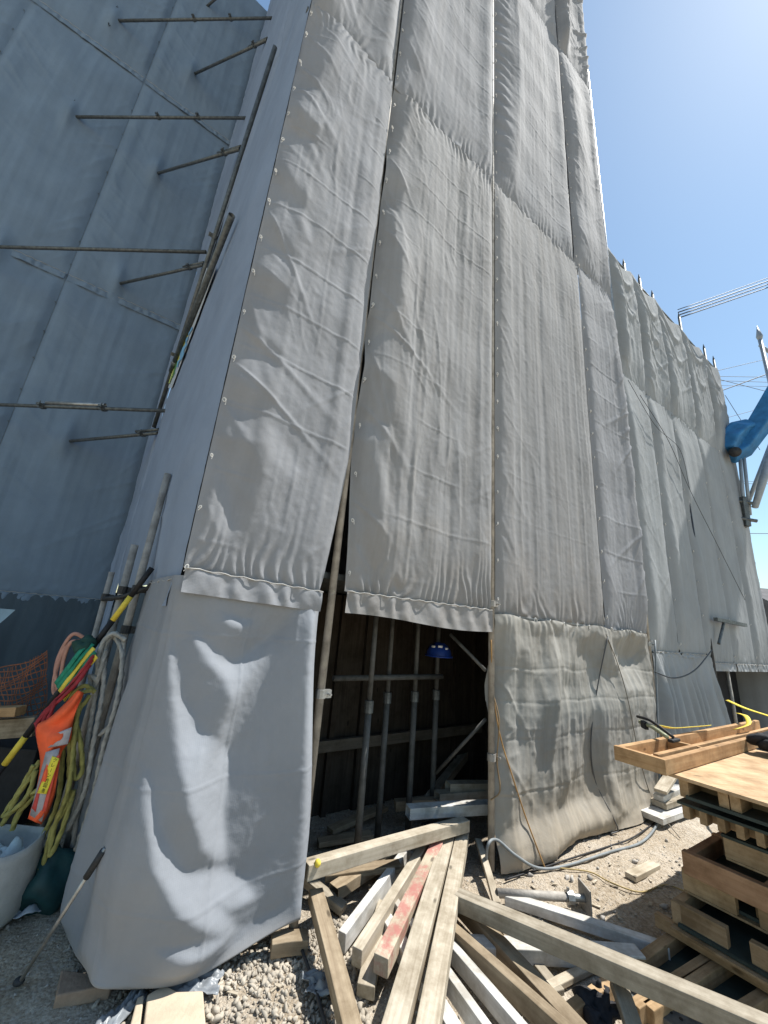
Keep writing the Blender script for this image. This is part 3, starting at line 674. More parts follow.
# long low block of the same site beyond the tower
AXG = 'pale sheets of the lower block beyond the tower'
cols = [2.80, 3.62, 4.52, 5.60, 6.65, 7.72]
names = ['first', 'second', 'third', 'fourth', 'last']
near_of = ['next to the tower', 'second from the tower', 'in the middle of the lower block', 'under the blue boom shadow', 'at the far end beside the blue boom']
for i in range(5):
    z0 = 1.55 if i < 2 else 1.45
    # the lower half of the second column is split by the shaft of the dark pipe
    q = fsheet('pale lower sheet ' + near_of[i], cols[i] + .002, cols[i + 1] - .002, z0, lambda s: 5.47 + .02 * np.sin(s * 3), 80 + i, .022, M_ANNEX, AXG, True, .5,
               bill=.03, left=.04, right=.02, drape=.018, dl=.5, dr=.5, crease=.4, wr=.6, bot=1.2, pk=.1)
    hem(q, P0, ES, EN, cols[i] + .03, cols[i + 1] - .03, z0, z0 - (.11 if i > 1 else .05), 90 + i, M_ANNEX, .016)
    sagf = lambda s, a=cols[i], b_=cols[i + 1]: 7.92 - .16 * np.sin(np.pi * np.clip((s - a) / (b_ - a), 0, 1))
    def dd(x, z, W, H, i=i):
        d = cloth(x, z, W, H, 100 + i, bill=.03, left=.07, right=.04, drape=.03, crease=.2, wr=1.0)
        # swags slung from the roof poles
        for k in range(2):
            c = H - .12 - .32 * k; q_ = z - (c - (.30 + .25 * k + .2 * vnoise(i * 3.1, k * 2.2, 3)) * (.6 + .8 * x / W) * np.sin(np.pi * np.clip(x / W, 0, 1)))
            d = d + (.035 - .010 * k) * np.exp(-(q_ / .085) ** 2) * np.clip(np.sin(np.pi * np.clip(x / W, 0, 1)), 0, 1) ** .5
        return d
    t = panel(P0, ES, EN, cols[i] + .001, cols[i + 1] - .001, lambda s: 5.43 + .02 * np.sin(s * 3), sagf, dd, .02, M_ANNEX)
    tag(t, 'pale upper sheet with swagged top ' + near_of[i], 'sheet', AXG)
# lower skirt of the block, gathered
sk = panel(P0, ES, EN, 2.80, lambda z: 4.62 + .30 * np.clip((1.5 - z) / 1.5, 0, 1) ** 1.5, .02, 1.53,
           lambda x, z, W, H: .02 + cloth(x, z, W, H, 120, bill=.02, wr=1.0, crease=.3, top=1) + .035 * np.sin(2 * np.pi * (x / .21 + .6 * fbm(x * 2, z * .4, 8, 2))) * sstep(1.5, .9, z) + .10 * (1 - z / 1.5) ** 2, .012, M_ANNEX, 'gathered_sheet')
tag(sk, 'gathered pale sheet hanging in folds behind the pallet stack', 'sheet')

# tower's left side
GAPZ = [0, 4.0, 4.31, 5.64, 6.83, 7.65, 8.3, 20]; GAPT = [3.75, 3.72, 3.5, 2.62, 1.95, 1.25, 1.15, 1.15]
t1 = lambda z: np.interp(z, GAPZ, GAPT)
t2 = lambda z: np.interp(z, GAPZ, GAPT) + np.interp(z, [0, 3.9, 4.3, 5.2, 6.5, 7.6, 8.2, 20], [.015, .02, .55, 1.15, 1.0, .6, .03, .02])
SDG = 'sheets on the shaded left side of the tower'
def sside(label, xl, xr, z0, z1, seed, **k):
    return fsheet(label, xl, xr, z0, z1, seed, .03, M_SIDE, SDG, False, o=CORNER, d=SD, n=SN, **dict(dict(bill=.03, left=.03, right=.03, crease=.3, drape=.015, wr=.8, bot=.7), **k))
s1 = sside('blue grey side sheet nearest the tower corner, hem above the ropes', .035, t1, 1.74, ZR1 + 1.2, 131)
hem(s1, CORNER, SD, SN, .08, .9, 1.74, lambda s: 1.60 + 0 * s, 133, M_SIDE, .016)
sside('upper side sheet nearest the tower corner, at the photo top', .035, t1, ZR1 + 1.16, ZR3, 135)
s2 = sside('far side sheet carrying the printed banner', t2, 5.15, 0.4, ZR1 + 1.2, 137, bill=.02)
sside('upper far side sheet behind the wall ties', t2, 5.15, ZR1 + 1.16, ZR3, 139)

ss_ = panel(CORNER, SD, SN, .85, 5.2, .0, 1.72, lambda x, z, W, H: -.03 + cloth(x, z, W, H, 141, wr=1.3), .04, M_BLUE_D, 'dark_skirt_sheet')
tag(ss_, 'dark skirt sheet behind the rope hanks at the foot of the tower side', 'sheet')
re_ = panel(F(7.73, 0, 0), -EN, ES, .0, 3.0, .02, 7.85, lambda x, z, W, H: cloth(x, z, W, H, 143, wr=1.2), .06, M_ANNEX)
tag(re_, 'pale sheet closing the far end of the low block', 'sheet')
# recessed wall on the left, all in shade
BLG = 'shaded blue grey sheets of the recessed wall'
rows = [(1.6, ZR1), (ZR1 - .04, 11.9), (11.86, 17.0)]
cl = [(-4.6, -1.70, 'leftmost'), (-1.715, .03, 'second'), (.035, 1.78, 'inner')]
rown = ['lower row', 'middle row', 'top row']
slits = [ONB(*p) for p in ((190, 76), (113, 22), (70, 118), (155, 175), (0, 248), (117, 285), (65, 442))]
slit_tz = [((q - PB).dot(BD), q[2]) for q in slits]
for j, (za, zb) in enumerate(rows):
    for i, (ta, tb, nm) in enumerate(cl):
        def dd(x, z, W, H, ta=ta, za=za, sd=150 + j * 7 + i):
            d = cloth(x, z, W, H, sd, bill=.07, left=.03, right=.03, drape=.03, crease=.8, wr=1.1, top=1.3, bot=.8, dl=.7, dr=.7, pk=.16)
            for (st, sz) in slit_tz:              # pulled out where the wall ties pass through
                d = d + .10 * np.exp(-((x + ta - st) / .10) ** 2 - ((z + za - sz) / .30) ** 2)
            return d
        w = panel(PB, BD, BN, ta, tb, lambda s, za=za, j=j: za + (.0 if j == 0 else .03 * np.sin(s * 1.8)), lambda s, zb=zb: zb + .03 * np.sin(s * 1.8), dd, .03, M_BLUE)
        tag(w, '%s shaded blue grey sheet of the recessed wall, %s' % ({'leftmost': 'outermost', 'second': 'middle', 'inner': 'innermost'}[nm], rown[j]), 'sheet', BLG)
        hem(w, PB, BD, BN, ta + .02, tb - .02, za + .02, za - .10, 170 + i, M_BLUE, .03)
        if i: ties(w, [B(ta - .01, .03, z + random.uniform(-.08, .08)) for z in np.arange(za + .2, zb, .55)], 1.1, TIE_D)
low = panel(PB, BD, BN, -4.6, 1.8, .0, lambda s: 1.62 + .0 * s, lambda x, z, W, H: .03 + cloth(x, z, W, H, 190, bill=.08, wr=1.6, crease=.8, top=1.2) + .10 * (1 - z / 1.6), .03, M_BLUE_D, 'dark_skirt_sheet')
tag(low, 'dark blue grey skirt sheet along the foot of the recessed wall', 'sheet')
corner_flap = panel(DY(-30, 640, 3.6), np.array([1., .0, 0]), np.array([0, -1., 0]), 0, lambda z: .30 - .22 * np.clip((.28 - z) / .28, 0, 1), 0, .28, lambda x, z, W, H: .02 * fbm(x * 4, z * 4, 3, 2), .02, M_BLUESHEET, 'loose_tarp')
tag(corner_flap, 'light blue tarp corner at the left edge of the photo', 'tarp')

# ------------------------------------------------------------------ what stands behind the sheets
def box_pts(f, a0, a1, n0, n1, z0, z1): return [f(a, n, z) for z in (z0, z1) for (a, n) in ((a0, n0), (a1, n0), (a1, n1), (a0, n1))]
bld = empty('building', F(0, -2, 0), 'unfinished concrete building hidden behind the scaffold sheets', 'building')
def prism(foot, z0, z1, name):
    n = len(foot); V = [np.array([p[0], p[1], z]) for z in (z0, z1) for p in foot]
    o = make(name, V, [tuple(range(n))[::-1], tuple(range(n, 2 * n))] + [(i, (i + 1) % n, n + (i + 1) % n, n + i) for i in range(n)], M_DARKPLY if name == 'low_block_base' else M_DARKWALL, bld)
    bm = bmesh.new(); bm.from_mesh(o.data); bmesh.ops.recalc_face_normals(bm, faces=bm.faces); bm.to_mesh(o.data); bm.free()
prism([F(-2.0, -.95, 0), F(2.68, -.95, 0), F(2.68, -6, 0), S(5.1, -1, 0), S(5.1, -.13, 0), S(.75, -.13, 0), S(.45, -.5, 0)], 1.95, 22.3, 'tower_wall')
prism([F(2.7, -.95, 0), F(7.5, -.95, 0), F(7.5, -6, 0), F(2.7, -6, 0)], 1.95, 7.6, 'low_block_wall')
prism([F(2.7, -1.6, 0), F(7.5, -1.6, 0), F(7.5, -6, 0), F(2.7, -6, 0)], 0, 1.94, 'low_block_base')  # base given the dark ply colour as painted shade for the opening
prism([F(-2.0, -1.3, 0), F(2.68, -1.3, 0), F(2.68, -6, 0), S(5.1, -1, 0), S(5.1, -.6, 0), S(1.4, -.6, 0)], 0, 1.94, 'ground_storey')
MB().hexa(box_pts(F, -5.2, -3.0, -9, -5.6, 0, 16.5)).build('recessed_wall', M_CONC, bld)
dk = empty('scaffold_deck', F(0, -.7, 1.88), 'scaffold boards forming the ceiling over the dark doorway', 'scaffold deck')
for k in range(5):
    MB().hexa(box_pts(F, -2.15, 2.7, -.10 - .262 * k - .25, -.10 - .262 * k, 1.86, 1.90)).build('deck_board', M_STEEL_D, dk)
dk2 = empty('scaffold_deck', F(5, -.7, 1.88), 'scaffold boards over the dark opening in the lower block', 'scaffold deck')
for k in range(5):
    MB().hexa(box_pts(F, 2.8, 7.6, -.10 - .262 * k - .25, -.10 - .262 * k, 1.86, 1.90)).build('deck_board', M_STEEL_D, dk2)
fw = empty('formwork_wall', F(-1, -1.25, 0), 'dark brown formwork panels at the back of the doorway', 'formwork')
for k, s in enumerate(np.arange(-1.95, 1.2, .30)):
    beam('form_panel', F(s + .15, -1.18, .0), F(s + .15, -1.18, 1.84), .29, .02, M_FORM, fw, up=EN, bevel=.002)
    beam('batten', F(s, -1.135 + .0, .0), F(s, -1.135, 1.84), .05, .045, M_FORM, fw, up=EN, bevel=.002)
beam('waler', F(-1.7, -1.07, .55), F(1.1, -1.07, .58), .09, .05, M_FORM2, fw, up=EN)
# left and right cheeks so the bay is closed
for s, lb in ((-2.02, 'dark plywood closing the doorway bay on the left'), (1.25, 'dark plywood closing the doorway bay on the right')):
    tag(MB().hexa(box_pts(F, s, s + .03, -1.16, -.18, .0, 1.85)).build('plywood_or_shade_panel', M_FORM), lb, 'plywood')
# posts in the doorway
def clamp(p, axis, parent, r=.026, mat=M_STEEL):
    """pressed steel coupler round a pipe"""
    axis = unit(axis); ref = np.array([0, 0, 1.]) if abs(axis[2]) < .8 else EN
    u = unit(np.cross(axis, ref)); w = np.cross(axis, u); p = np.array(p, float)
    mb = MB(); ring = [p - axis * .026, p - axis * .024, p + axis * .024, p + axis * .026]
    mb.tube(ring, [r * 1.05, r * 1.32, r * 1.32, r * 1.05], 12)
    mb.box(p + u * r * 1.9, axis, u, w, .045, r * 1.6, .03); mb.tube([p + u * r * 1.9 - w * .05, p + u * r * 1.9 + w * .055], .007, 6); mb.tube([p + u * r * 1.9 + w * .03, p + u * r * 1.9 + w * .05], .013, 6)
    return mb.build('clamp', mat, parent)
def pole(name, a, b, label, r=.0243, mat=M_STEEL, group=None, clamps=(), cmat=M_STEEL):
    t = empty(name, a, label, 'scaffold pole', group)
    MB().pipe(a, b, r).build('pipe', mat, t, True)
    A = np.array(a, float); Bp = np.array(b, float)
    for q in clamps: clamp(A + (Bp - A) * q, Bp - A, t, r, cmat)
    return t
for (pa, pb, n_, lb) in (((370, 619), (360, 813), -.35, 'leftmost steel prop in the dark doorway'), ((389, 622), (381, 785), -.62, 'second steel prop from the left in the dark doorway'),
                         ((417, 622), (410, 785), -.62, 'steel prop in the middle of the dark doorway'), ((443, 622), (433, 779), -.66, 'steel prop under the blue hard hat')):
    q = ONF(*pb, n_); s = (q - P0).dot(ES)
    t = empty('steel_prop', F(s, n_, 0), lb, 'steel prop', 'steel props in the doorway')
    MB().pipe(F(s, n_, 0.012), F(s, n_, 1.05), .0243).build('outer_tube', M_PROP, t, True)
    MB().pipe(F(s, n_, 1.05), F(s, n_, 1.84), .019).build('inner_tube', M_PROP, t, True)
    MB().tube([F(s, n_, .98), F(s, n_, 1.06)], .034, 10).build('collar', M_STEEL_D, t)
    MB().box(F(s, n_, .006), ES, EN, (0, 0, 1), .12, .12, .012).build('base_plate', M_STEEL_D, t)
tag(MB().pipe(F(-1.1, -.56, 1.18), F(.0, -.56, 1.19), .0215).build('rail_pipe', M_PROP, None, True), 'horizontal pipe across the back of the doorway', 'pipe')
tag(MB().tube([ONF(450, 634, -.3), ONF(486, 671, -.06)], .014, 8).build('brace_pipe', M_PROP, None, True), 'short slanting brace at the doorway top right', 'brace')
tag(MB().tube([ONF(436, 773, -.5), ONF(486, 719, -.1)], .014, 8).build('brace_pipe', M_PROP, None, True), 'slanting brace above the timbers at the doorway foot', 'brace')
# hard hat
hh = ONF(439, 650, -.55); t = empty('hard_hat', hh - np.array([0, 0, .07]), 'blue hard hat with white marks hanging in the doorway', 'hard hat')
mb = MB(); n = 20; rings = [(.0, .112), (.03, .110), (.06, .100), (.09, .078), (.112, .045), (.120, .0)]
for zz, rr in rings:
    for j in range(n): th = 2 * math.pi * j / n; mb.v.append(hh + np.array([math.cos(th) * rr, math.sin(th) * rr * 1.15, zz - .05]))
for i in range(len(rings) - 1):
    for j in range(n): mb.f.append((i * n + j, i * n + (j + 1) % n, (i + 1) * n + (j + 1) % n, (i + 1) * n + j))
mb.build('shell', M_BLUEP_D, t, True)
MB().tube([hh + np.array([math.cos(q) * .118, math.sin(q) * .145, -.05]) for q in np.linspace(0, 2 * math.pi, 25)], .008, 6, False).build('brim', M_BLUEP_D, t, True)
for a0, a1, z_ in ((-2.45, -2.15, .03), (-1.85, -1.45, .035), (-1.15, -.85, .02)):
    MB().tube([hh + np.array([math.cos(q) * .095, math.sin(q) * .108, z_]) for q in np.linspace(a0, a1, 6)], .010, 5).build('white_mark', M_WHITEM, t, True)

# ------------------------------------------------------------------ scaffold poles on the front
pole('scaffold_pole', F(-2.31, -.115, 1.74), F(-2.31, -.115, 15.5), 'upright scaffold pole showing at the tower corner', mat=M_STEEL_D, clamps=(.118, .17, .235, .29, .36, .41, .47), cmat=M_STEEL)
pole('scaffold_pole', F(-1.445, -.045, .01), F(-1.445, -.045, 15.5), 'dusty upright pole at the left of the doorway', mat=M_POLE_DUST, clamps=(.075,))
pole('scaffold_pole', F(.012, .0, .01), F(.035, -.035, 15.5), 'upright pole at the right of the doorway', mat=M_POLE_DUST, clamps=(.045, .118), cmat=M_POLE_DUST)
pole('scaffold_pole', F(1.81, -.05, 0), F(1.74, -.05, 15.5), 'upright pole behind the seam of the tower right sheets', mat=M_STEEL_D)
pole('scaffold_pole', F(2.785, -.01, 0), F(2.785, -.01, 15.5), 'upright pole at the tower right edge', mat=M_STEEL, clamps=(.105, .24))
pole('scaffold_pole', F(-2.35, -.07, ZR1), F(2.75, -.07, ZR1), 'horizontal pole behind the long seam across the tower', mat=M_STEEL_D)
pole('scaffold_pole', F(.02, -.03, 1.755), F(2.78, -.03, 1.745), 'horizontal pole along the top of the muddy sheet', mat=M_POLE_DUST)
for i, (s, zt) in enumerate(((3.44, 8.10), (4.02, 8.16), (4.53, 8.12), (5.80, 8.36), (7.09, 8.26), (7.66, 8.24))):
    t = empty('roof_pole', F(s, -.03, 5.4), ['roof pole nearest the tower, pointing above the low block', 'second roof pole from the tower', 'third roof pole from the tower', 'roof pole where the power lines end', 'roof pole second from the far end', 'roof pole at the far end of the low block'][i], 'scaffold pole', 'poles along the low block roof')
    MB().pipe(F(s, -.03, 5.4), F(s, -.03, zt - .12), .0243).build('pipe', M_STEEL_D, t, True)
    MB().tube([F(s, -.03, zt - .14), F(s, -.03, zt - .10), F(s, -.03, zt)], [.022, .022, .004], 8).build('spigot', M_STEEL_D, t)
pole('scaffold_pole', F(2.8, -.04, 7.86), F(7.72, -.04, 7.86), 'horizontal pole along the low block roof', mat=M_STEEL_D)
pole('scaffold_pole', F(4.66, .02, .0), F(4.62, .02, 3.9), 'dark upright pole beside the opening of the low block', mat=M_DARK)
pole('scaffold_pole', F(5.62, -.1, .0), F(5.58, -.1, 1.5), 'upright pole inside the low block opening', mat=M_POLE_DUST)
tag(MB().hexa(box_pts(F, 4.55, 7.7, -.62, -.58, 0, 1.86)).build('plywood_or_shade_panel', M_BLACKC), 'black panel standing in for the shade inside the low block opening', 'shade panel')  # black panel added to darken the opening, where only shade lies
bk = empty('bracket', F(4.7, .1, 2.0), 'steel bracket shelf jutting from the low block sheets', 'bracket')
MB().box(F(5.32, .12, 2.06), ES, EN, (0, 0, 1), 1.28, .05, .05).build('shelf_arm', M_STEEL_D, bk)
MB().tube([F(4.72, .1, 1.72), F(5.0, .12, 2.04)], .02, 8).build('strut', M_STEEL_D, bk)
# tower side
pole('scaffold_pole', S(.84, .10, 5.03), S(3.25, .09, 4.66), 'pipe with an open end lying along the tower side', r=.03, mat=M_STEEL_D, clamps=(.92,))
pole('scaffold_pole', S(1.05, .08, 7.9), S(3.75, .08, 4.0), 'dark slanting brace in the gap of the tower side sheets', r=.026, mat=M_STEEL_D, clamps=(.45, .78), cmat=M_STEEL_D)
G3 = 'poles lashed at the tower corner'
cz = DY(135, 590, 2.73)
pole('scaffold_pole', G(55, 893), DY(168, 474, 2.73), 'tallest grey pole standing behind the rope hanks', mat=M_POLE_DUST, group=G3, clamps=(.665, .56), cmat=M_DARK)
pole('scaffold_pole', G(43, 885), DY(135, 545, 2.76), 'middle grey pole with a dark open top behind the ropes', mat=M_POLE_DUST, group=G3, clamps=(.84,), cmat=M_DARK)
pole('scaffold_pole', G(32, 868), DY(112, 572, 2.85), 'thin short grey pole left of the two lashed poles', r=.019, mat=M_POLE_DUST, group=G3, clamps=(.9,), cmat=M_DARK)
lk = MB().tube([DY(104, 599, 2.80), DY(122, 597, 2.72), DY(148, 588, 2.70), DY(153, 583, 2.66)], .016, 8).build('lashing_bar', M_DARK, None, True)
tag(lk, 'dark bar clamping the poles together at the tower corner', 'clamp bar')
# wall ties
WT = [((113, 22), (278, 18), 1), ((192, 76), (267, 40), 0), ((70, 118), (250, 118), 1), ((155, 175), (240, 149), 0), ((-60, 246.5), (206, 252), 2), ((117, 285), (203, 265), 0), ((-60, 403), (172, 411), 3), ((65, 442), (158, 433), 0), ((205, 9), (232, -10), 0)]
WL = ['level wall tie nearest the photo top', 'slanting wall tie high above the printed banner', 'long level wall tie with a slit tarp at its left end', 'slanting wall tie below the slit tarp',
      'longest level wall tie, reaching the left edge of the photo', 'slanting wall tie left of the printed banner', 'lowest level wall tie, sleeved in its middle', 'lowest slanting wall tie above the lashed poles', 'slanting wall tie cut off by the photo top']
for (pa, pb, kind), lb in zip(WT, WL):
    a = ONB(*pa); a = a + BN * .02
    # the right end meets the tower side; level ties keep their height
    bq = ONS(*pb, .03)
    if kind:
        d = ray(*pb); bq = CAM + d * ((a[2] - EYE) / d[2]) if np.linalg.norm(CAM + d * ((a[2] - EYE) / d[2]) - a) < 6 else bq
    if pa == (205, 9): bq = a + np.array([1.25, -.55, .35])
    t = empty('wall_tie', a, lb, 'wall tie', 'wall ties between recessed wall and tower')
    v = bq - a; a2 = a - unit(v) * .12
    MB().pipe(a2, bq, .0245).build('pipe', M_STEEL_D, t, True)
    if kind == 1:
        for q in (.5, .72): clamp(a + v * q, v, t, .027, M_STEEL_D)
    if kind == 0: clamp(a + v * .86, v, t, .027, M_STEEL_D); MB().pipe(a + v * .78 + np.array([0, 0, .055]), bq + np.array([0, 0, .055]), .02).build('inner_pipe', M_STEEL_D, t, True)
    if kind == 3:
        MB().pipe(a + v * .47 + np.array([0, 0, .05]), a + v * .72 + np.array([0, 0, .05]), .026).build('sleeve', M_STEEL, t, True)
        for q in (.46, .72): clamp(a + v * q, v, t, .03, M_STEEL_D)
for k, p in enumerate(slits[1:4:1] + slits[6:]):
    pass
# dark slits in the tarp where ties come through (frayed lips standing off the cloth)
for i, (px, py) in enumerate(((70, 118), (65, 442), (113, 22))):
    c = ONB(px, py); mb = MB()
    for sg in (-1, 1):
        k = len(mb.v)
        for q in np.linspace(-1, 1, 9):
            w = .05 * (1 - q * q)
            mb.v += [c + BD * (sg * .004) + BN * .10 + np.array([0, 0, q * .33]), c + BD * sg * (w + .006) + BN * (.105 - .02 * (1 - q * q)) + np.array([0, 0, q * .33])]
        for j in range(8): mb.f.append((k + 2 * j, k + 2 * j + 1, k + 2 * j + 3, k + 2 * j + 2))
    o = mb.build('slit_patch', M_DARK, None, False); m = o.modifiers.new('Solidify', 'SOLIDIFY'); m.thickness = .004
    tag(o, ['dark reinforced slit at the end of the long level wall tie', 'dark reinforced slit at the lowest slanting wall tie', 'dark reinforced slit near the photo top'][i], 'tarp slit', 'slits in the recessed wall sheets')

# printed banner on the tower side
def quad_on_side(p4, off): return [ONS(x, y, off) for x, y in p4]
bn = empty('banner', ONS(172, 395, .05), 'colourful printed banner on the shaded tower side', 'banner')
TL, TR, BR_, BL = quad_on_side([(207, 268), (216, 268), (172, 388), (165, 388)], .06)
lerp = lambda a, b, t: a + (b - a) * t
def bq(u, v): return lerp(lerp(TL, TR, u), lerp(BL, BR_, u), v)
def patch(u0, u1, v0, v1, off, jag=0, seed=0, nn=8):
    mb = MB(); rr = np.random.RandomState(seed)
    for i in range(nn + 1):
        v = v0 + (v1 - v0) * i / nn; j0, j1 = rr.uniform(-jag, jag, 2)
        mb.v += [bq(u0 + j0, v) + SN * off, bq(u1 + j1, v) + SN * off]
    for i in range(nn): mb.f.append((2 * i, 2 * i + 1, 2 * i + 3, 2 * i + 2))
    return mb
M_BAN = simple('banner_cloth', (.50, .53, .56), .7, 0, 3, .1)
o = patch(0, 1, 0, 1, 0).build('cloth', M_BAN, bn); o.modifiers.new('Solidify', 'SOLIDIFY').thickness = .004
pc = [((.55, .08, .12), .3, .62, .05, .28), ((.45, .16, .22), .2, .5, .31, .50), ((.12, .30, .10), .15, .8, .62, .90), ((.60, .55, .10), .45, .75, .52, .74), ((.20, .42, .62), .7, .95, .45, .80), ((.62, .22, .10), .1, .35, .70, .84), ((.55, .62, .18), .3, .6, .80, .96), ((.15, .18, .30), .55, .75, .0, .045)]
for i, (cc, u0, u1, v0, v1) in enumerate(pc):
    mm = simple('banner_ink_%d' % i, cc, .7, 0, 14, .3)
    patch(u0, u1, v0, v1, .006 + .0015 * i, .13, i, 14).build('print_patch', mm, bn)

# ------------------------------------------------------------------ timbers in front of the doorway
TG = 'timbers thrown down in front of the doorway'
def timber(label, pa, za, pb, zb, w, h, mat, ext=(0, 0), hollow=False, warp=.004, name='timber', roll=0):
    w *= .9; h *= .86
    a = G(*pa, za); b = G(*pb, zb); v = b - a; a = a - v * ext[0]; b = b + v * ext[1]
    x = unit(b - a); y = unit(np.cross((0, 0, 1.), x)); up = np.cross(x, y) * math.cos(roll) + y * math.sin(roll)
    o = beam(name, a, b, w, h, mat, up=up, hollow=hollow, warp=warp); return tag(o, label, 'timber', TG)
timber('pale timber lying across the doorway from the bulging sheet to the pole', (306, 862), .33, (466, 818), .30, .085, .085, M_PALE_W)
timber('left of two pale timbers lying side by side towards the viewer', (390, 1040), .20, (449, 832), .205, .10, .085, M_PALE_W, (.15, 0))
timber('right of two pale timbers lying side by side towards the viewer', (425, 1040), .20, (463, 830), .205, .095, .085, M_PALE_W, (.15, 0))
timber('short brown timber leaning against the bulging sheet foot', (316, 888), .18, (356, 1040), .12, .085, .07, M_BROWN_W, (0, .2))
timber('silver flanged beam leftmost in the leaning bundle', (342, 932), .10, (408, 845), .16, .05, .10, M_WHITE_W, warp=0)
timber('beige beam in the middle of the leaning bundle', (357, 948), .12, (425, 842), .19, .06, .09, M_PALE_W, warp=0)
timber('beam with red paint at the right of the leaning bundle', (381, 956), .14, (438, 840), .22, .08, .09, M_RED_W, warp=0)
timber('low split beam whose broken end sticks out under the red marked beam', (366, 985), .05, (385, 900), .07, .09, .06, M_PALE_W)
timber('short grooved offcut behind the leaning bundle', (334, 886), .10, (395, 848), .13, .09, .07, M_BROWN_W, hollow=True)
timber('first white painted beam, nearest the two pale timbers', (388, 918), .10, (475, 1060), .10, .07, .085, M_WHITE_W, (.1, .2))
timber('second white painted beam of the flat bundle', (402, 908), .12, (505, 1050), .12, .045, .085, M_WHITE_W, (.1, .2))
timber('third white painted beam of the flat bundle', (414, 900), .10, (540, 1045), .10, .05, .08, M_WHITE_W, (.1, .2))
timber('brown edged timber lying beside the white painted beams', (424, 900), .13, (560, 1020), .13, .06, .09, M_BROWN_W, (.1, .3))
timber('weathered timber running under the longest beam to the lower edge', (452, 888), .11, (572, 1018), .10, .085, .085, M_BROWN_W, (0, .5))
timber('longest grey beam slanting down to the lower right corner', (450, 888), .20, (745, 1012), .30, .095, .085, M_GREY_W, (0, .6))
timber('white topped beam behind the longest beam, ending by the pallets', (505, 893), .06, (668, 945), .06, .07, .06, M_WHITE_W)
timber('short white topped block under the longest beam', (468, 940), .085, (640, 950), .085, .10, .075, M_WHITE_W)
timber('narrow pale lath below the doorway pole', (478, 838), .14, (497, 902), .05, .05, .035, M_PALE_W)
timber('pale lath under the weathered timber', (485, 900), .03, (508, 935), .03, .05, .028, M_PALE_W)
timber('grey post standing short under the longest beam', (618, 978), .17, (640, 1045), .10, .075, .05, M_GREY_W, (0, .3))
timber('square white beam end on top of the heap at the doorway', (408, 806), .33, (484, 802), .33, .10, .085, M_WHITE_W, (0, .1), True)
timber('hollow pale beam end second from the heap top', (437, 792), .30, (500, 788), .30, .11, .07, M_PALE_W, (0, .1), True)
timber('hollow pale beam end at the top rear of the heap', (448, 782), .36, (505, 782), .34, .10, .08, M_PALE_W, (0, .2), True)
timber('dark beam end at the left of the heap in the doorway', (395, 800), .22, (440, 798), .24, .08, .08, M_BROWN_W, (0, .1), True)
timber('round ended dusty post lying in the back of the doorway', (430, 795), .22, (470, 745), .34, .09, .09, M_GREY_W)
for i, (pa, pb, lb) in enumerate((((318, 840), (372, 832), 'dim board on the floor at the left of the doorway'), ((330, 828), (385, 805), 'dim board behind the first one in the doorway'), ((325, 872), (400, 862), 'dim board below the pale crossing timber'))):
    timber(lb, pa, .07 + .02 * i, pb, .09 + .03 * i, .09, .04, M_BROWN_W)
beam_o = timber('short dark wood block at the foot of the bulging sheet', (272, 938), .07, (308, 934), .07, .09, .07, M_BROWN_W, name='wood_block')
tag(beam_o, cat='wood block')
ob = MB().ico(G(316, 870, .33) + np.array([0, .06, 0]), .018, .018, .02, 2).build('end_cap', M_YEL, None, True); tag(ob, 'yellow plastic cap beside the bulging sheet', 'cap')
# base jack lying on the dirt
ja = G(497, 893, .06); jb = G(584, 898, .065); v = unit(jb - ja); t = empty('base_jack', G(585, 915), 'steel base jack lying on the dirt with its square plate upright', 'base jack')
MB().pipe(ja, jb - v * .12, .024).build('tube', M_POLE_DUST, t, True)
pts = [jb - v * (.20 - .20 * q) for q in np.linspace(0, 1, 40)]
MB().tube(pts, [.019 + .003 * (i % 2) for i in range(40)], 10).build('screw', M_STEEL, t, True)
MB().tube([jb - v * .11, jb - v * .07], .036, 8).build('nut', M_STEEL, t); MB().tube([jb - v * .10 - np.array([0, 0, .05]), jb - v * .10 + np.array([0, 0, .05])], .009, 6).build('nut_handle', M_STEEL, t)
w = unit(np.cross(v, (0, 0, 1.))); MB().box(jb + v * .006, v, w, np.cross(w, v), .008, .14, .14).build('plate', M_POLE_DUST, t)
# offcut, scraps
o = beam('wood_offcut', G(630, 874, .035), G(655, 862, .035), .075, .035, M_PALE_W); tag(o, 'small pinkish wood offcut alone on the dirt', 'wood offcut')
SCG = 'pale boards stacked between the muddy sheet and the pallets'
for i, (pa, za, pb, zb, w, h, lb) in enumerate((((645, 812), .09, (705, 792), .09, .30, .05, 'lowest wide pale board of the scrap stack'), ((655, 800), .15, (700, 785), .17, .20, .05, 'middle pale board of the scrap stack'),
                                ((658, 795), .20, (700, 775), .22, .09, .05, 'upper pale board of the scrap stack'), ((660, 790), .26, (672, 772), .36, .11, .03, 'tilted pale board on top of the scrap stack'))):
    o = beam('scrap_board', G(*pa, za), G(*pb, zb), w, h, M_WHITE_W if i % 2 == 0 else M_PALE_W); tag(o, lb, 'board', SCG)

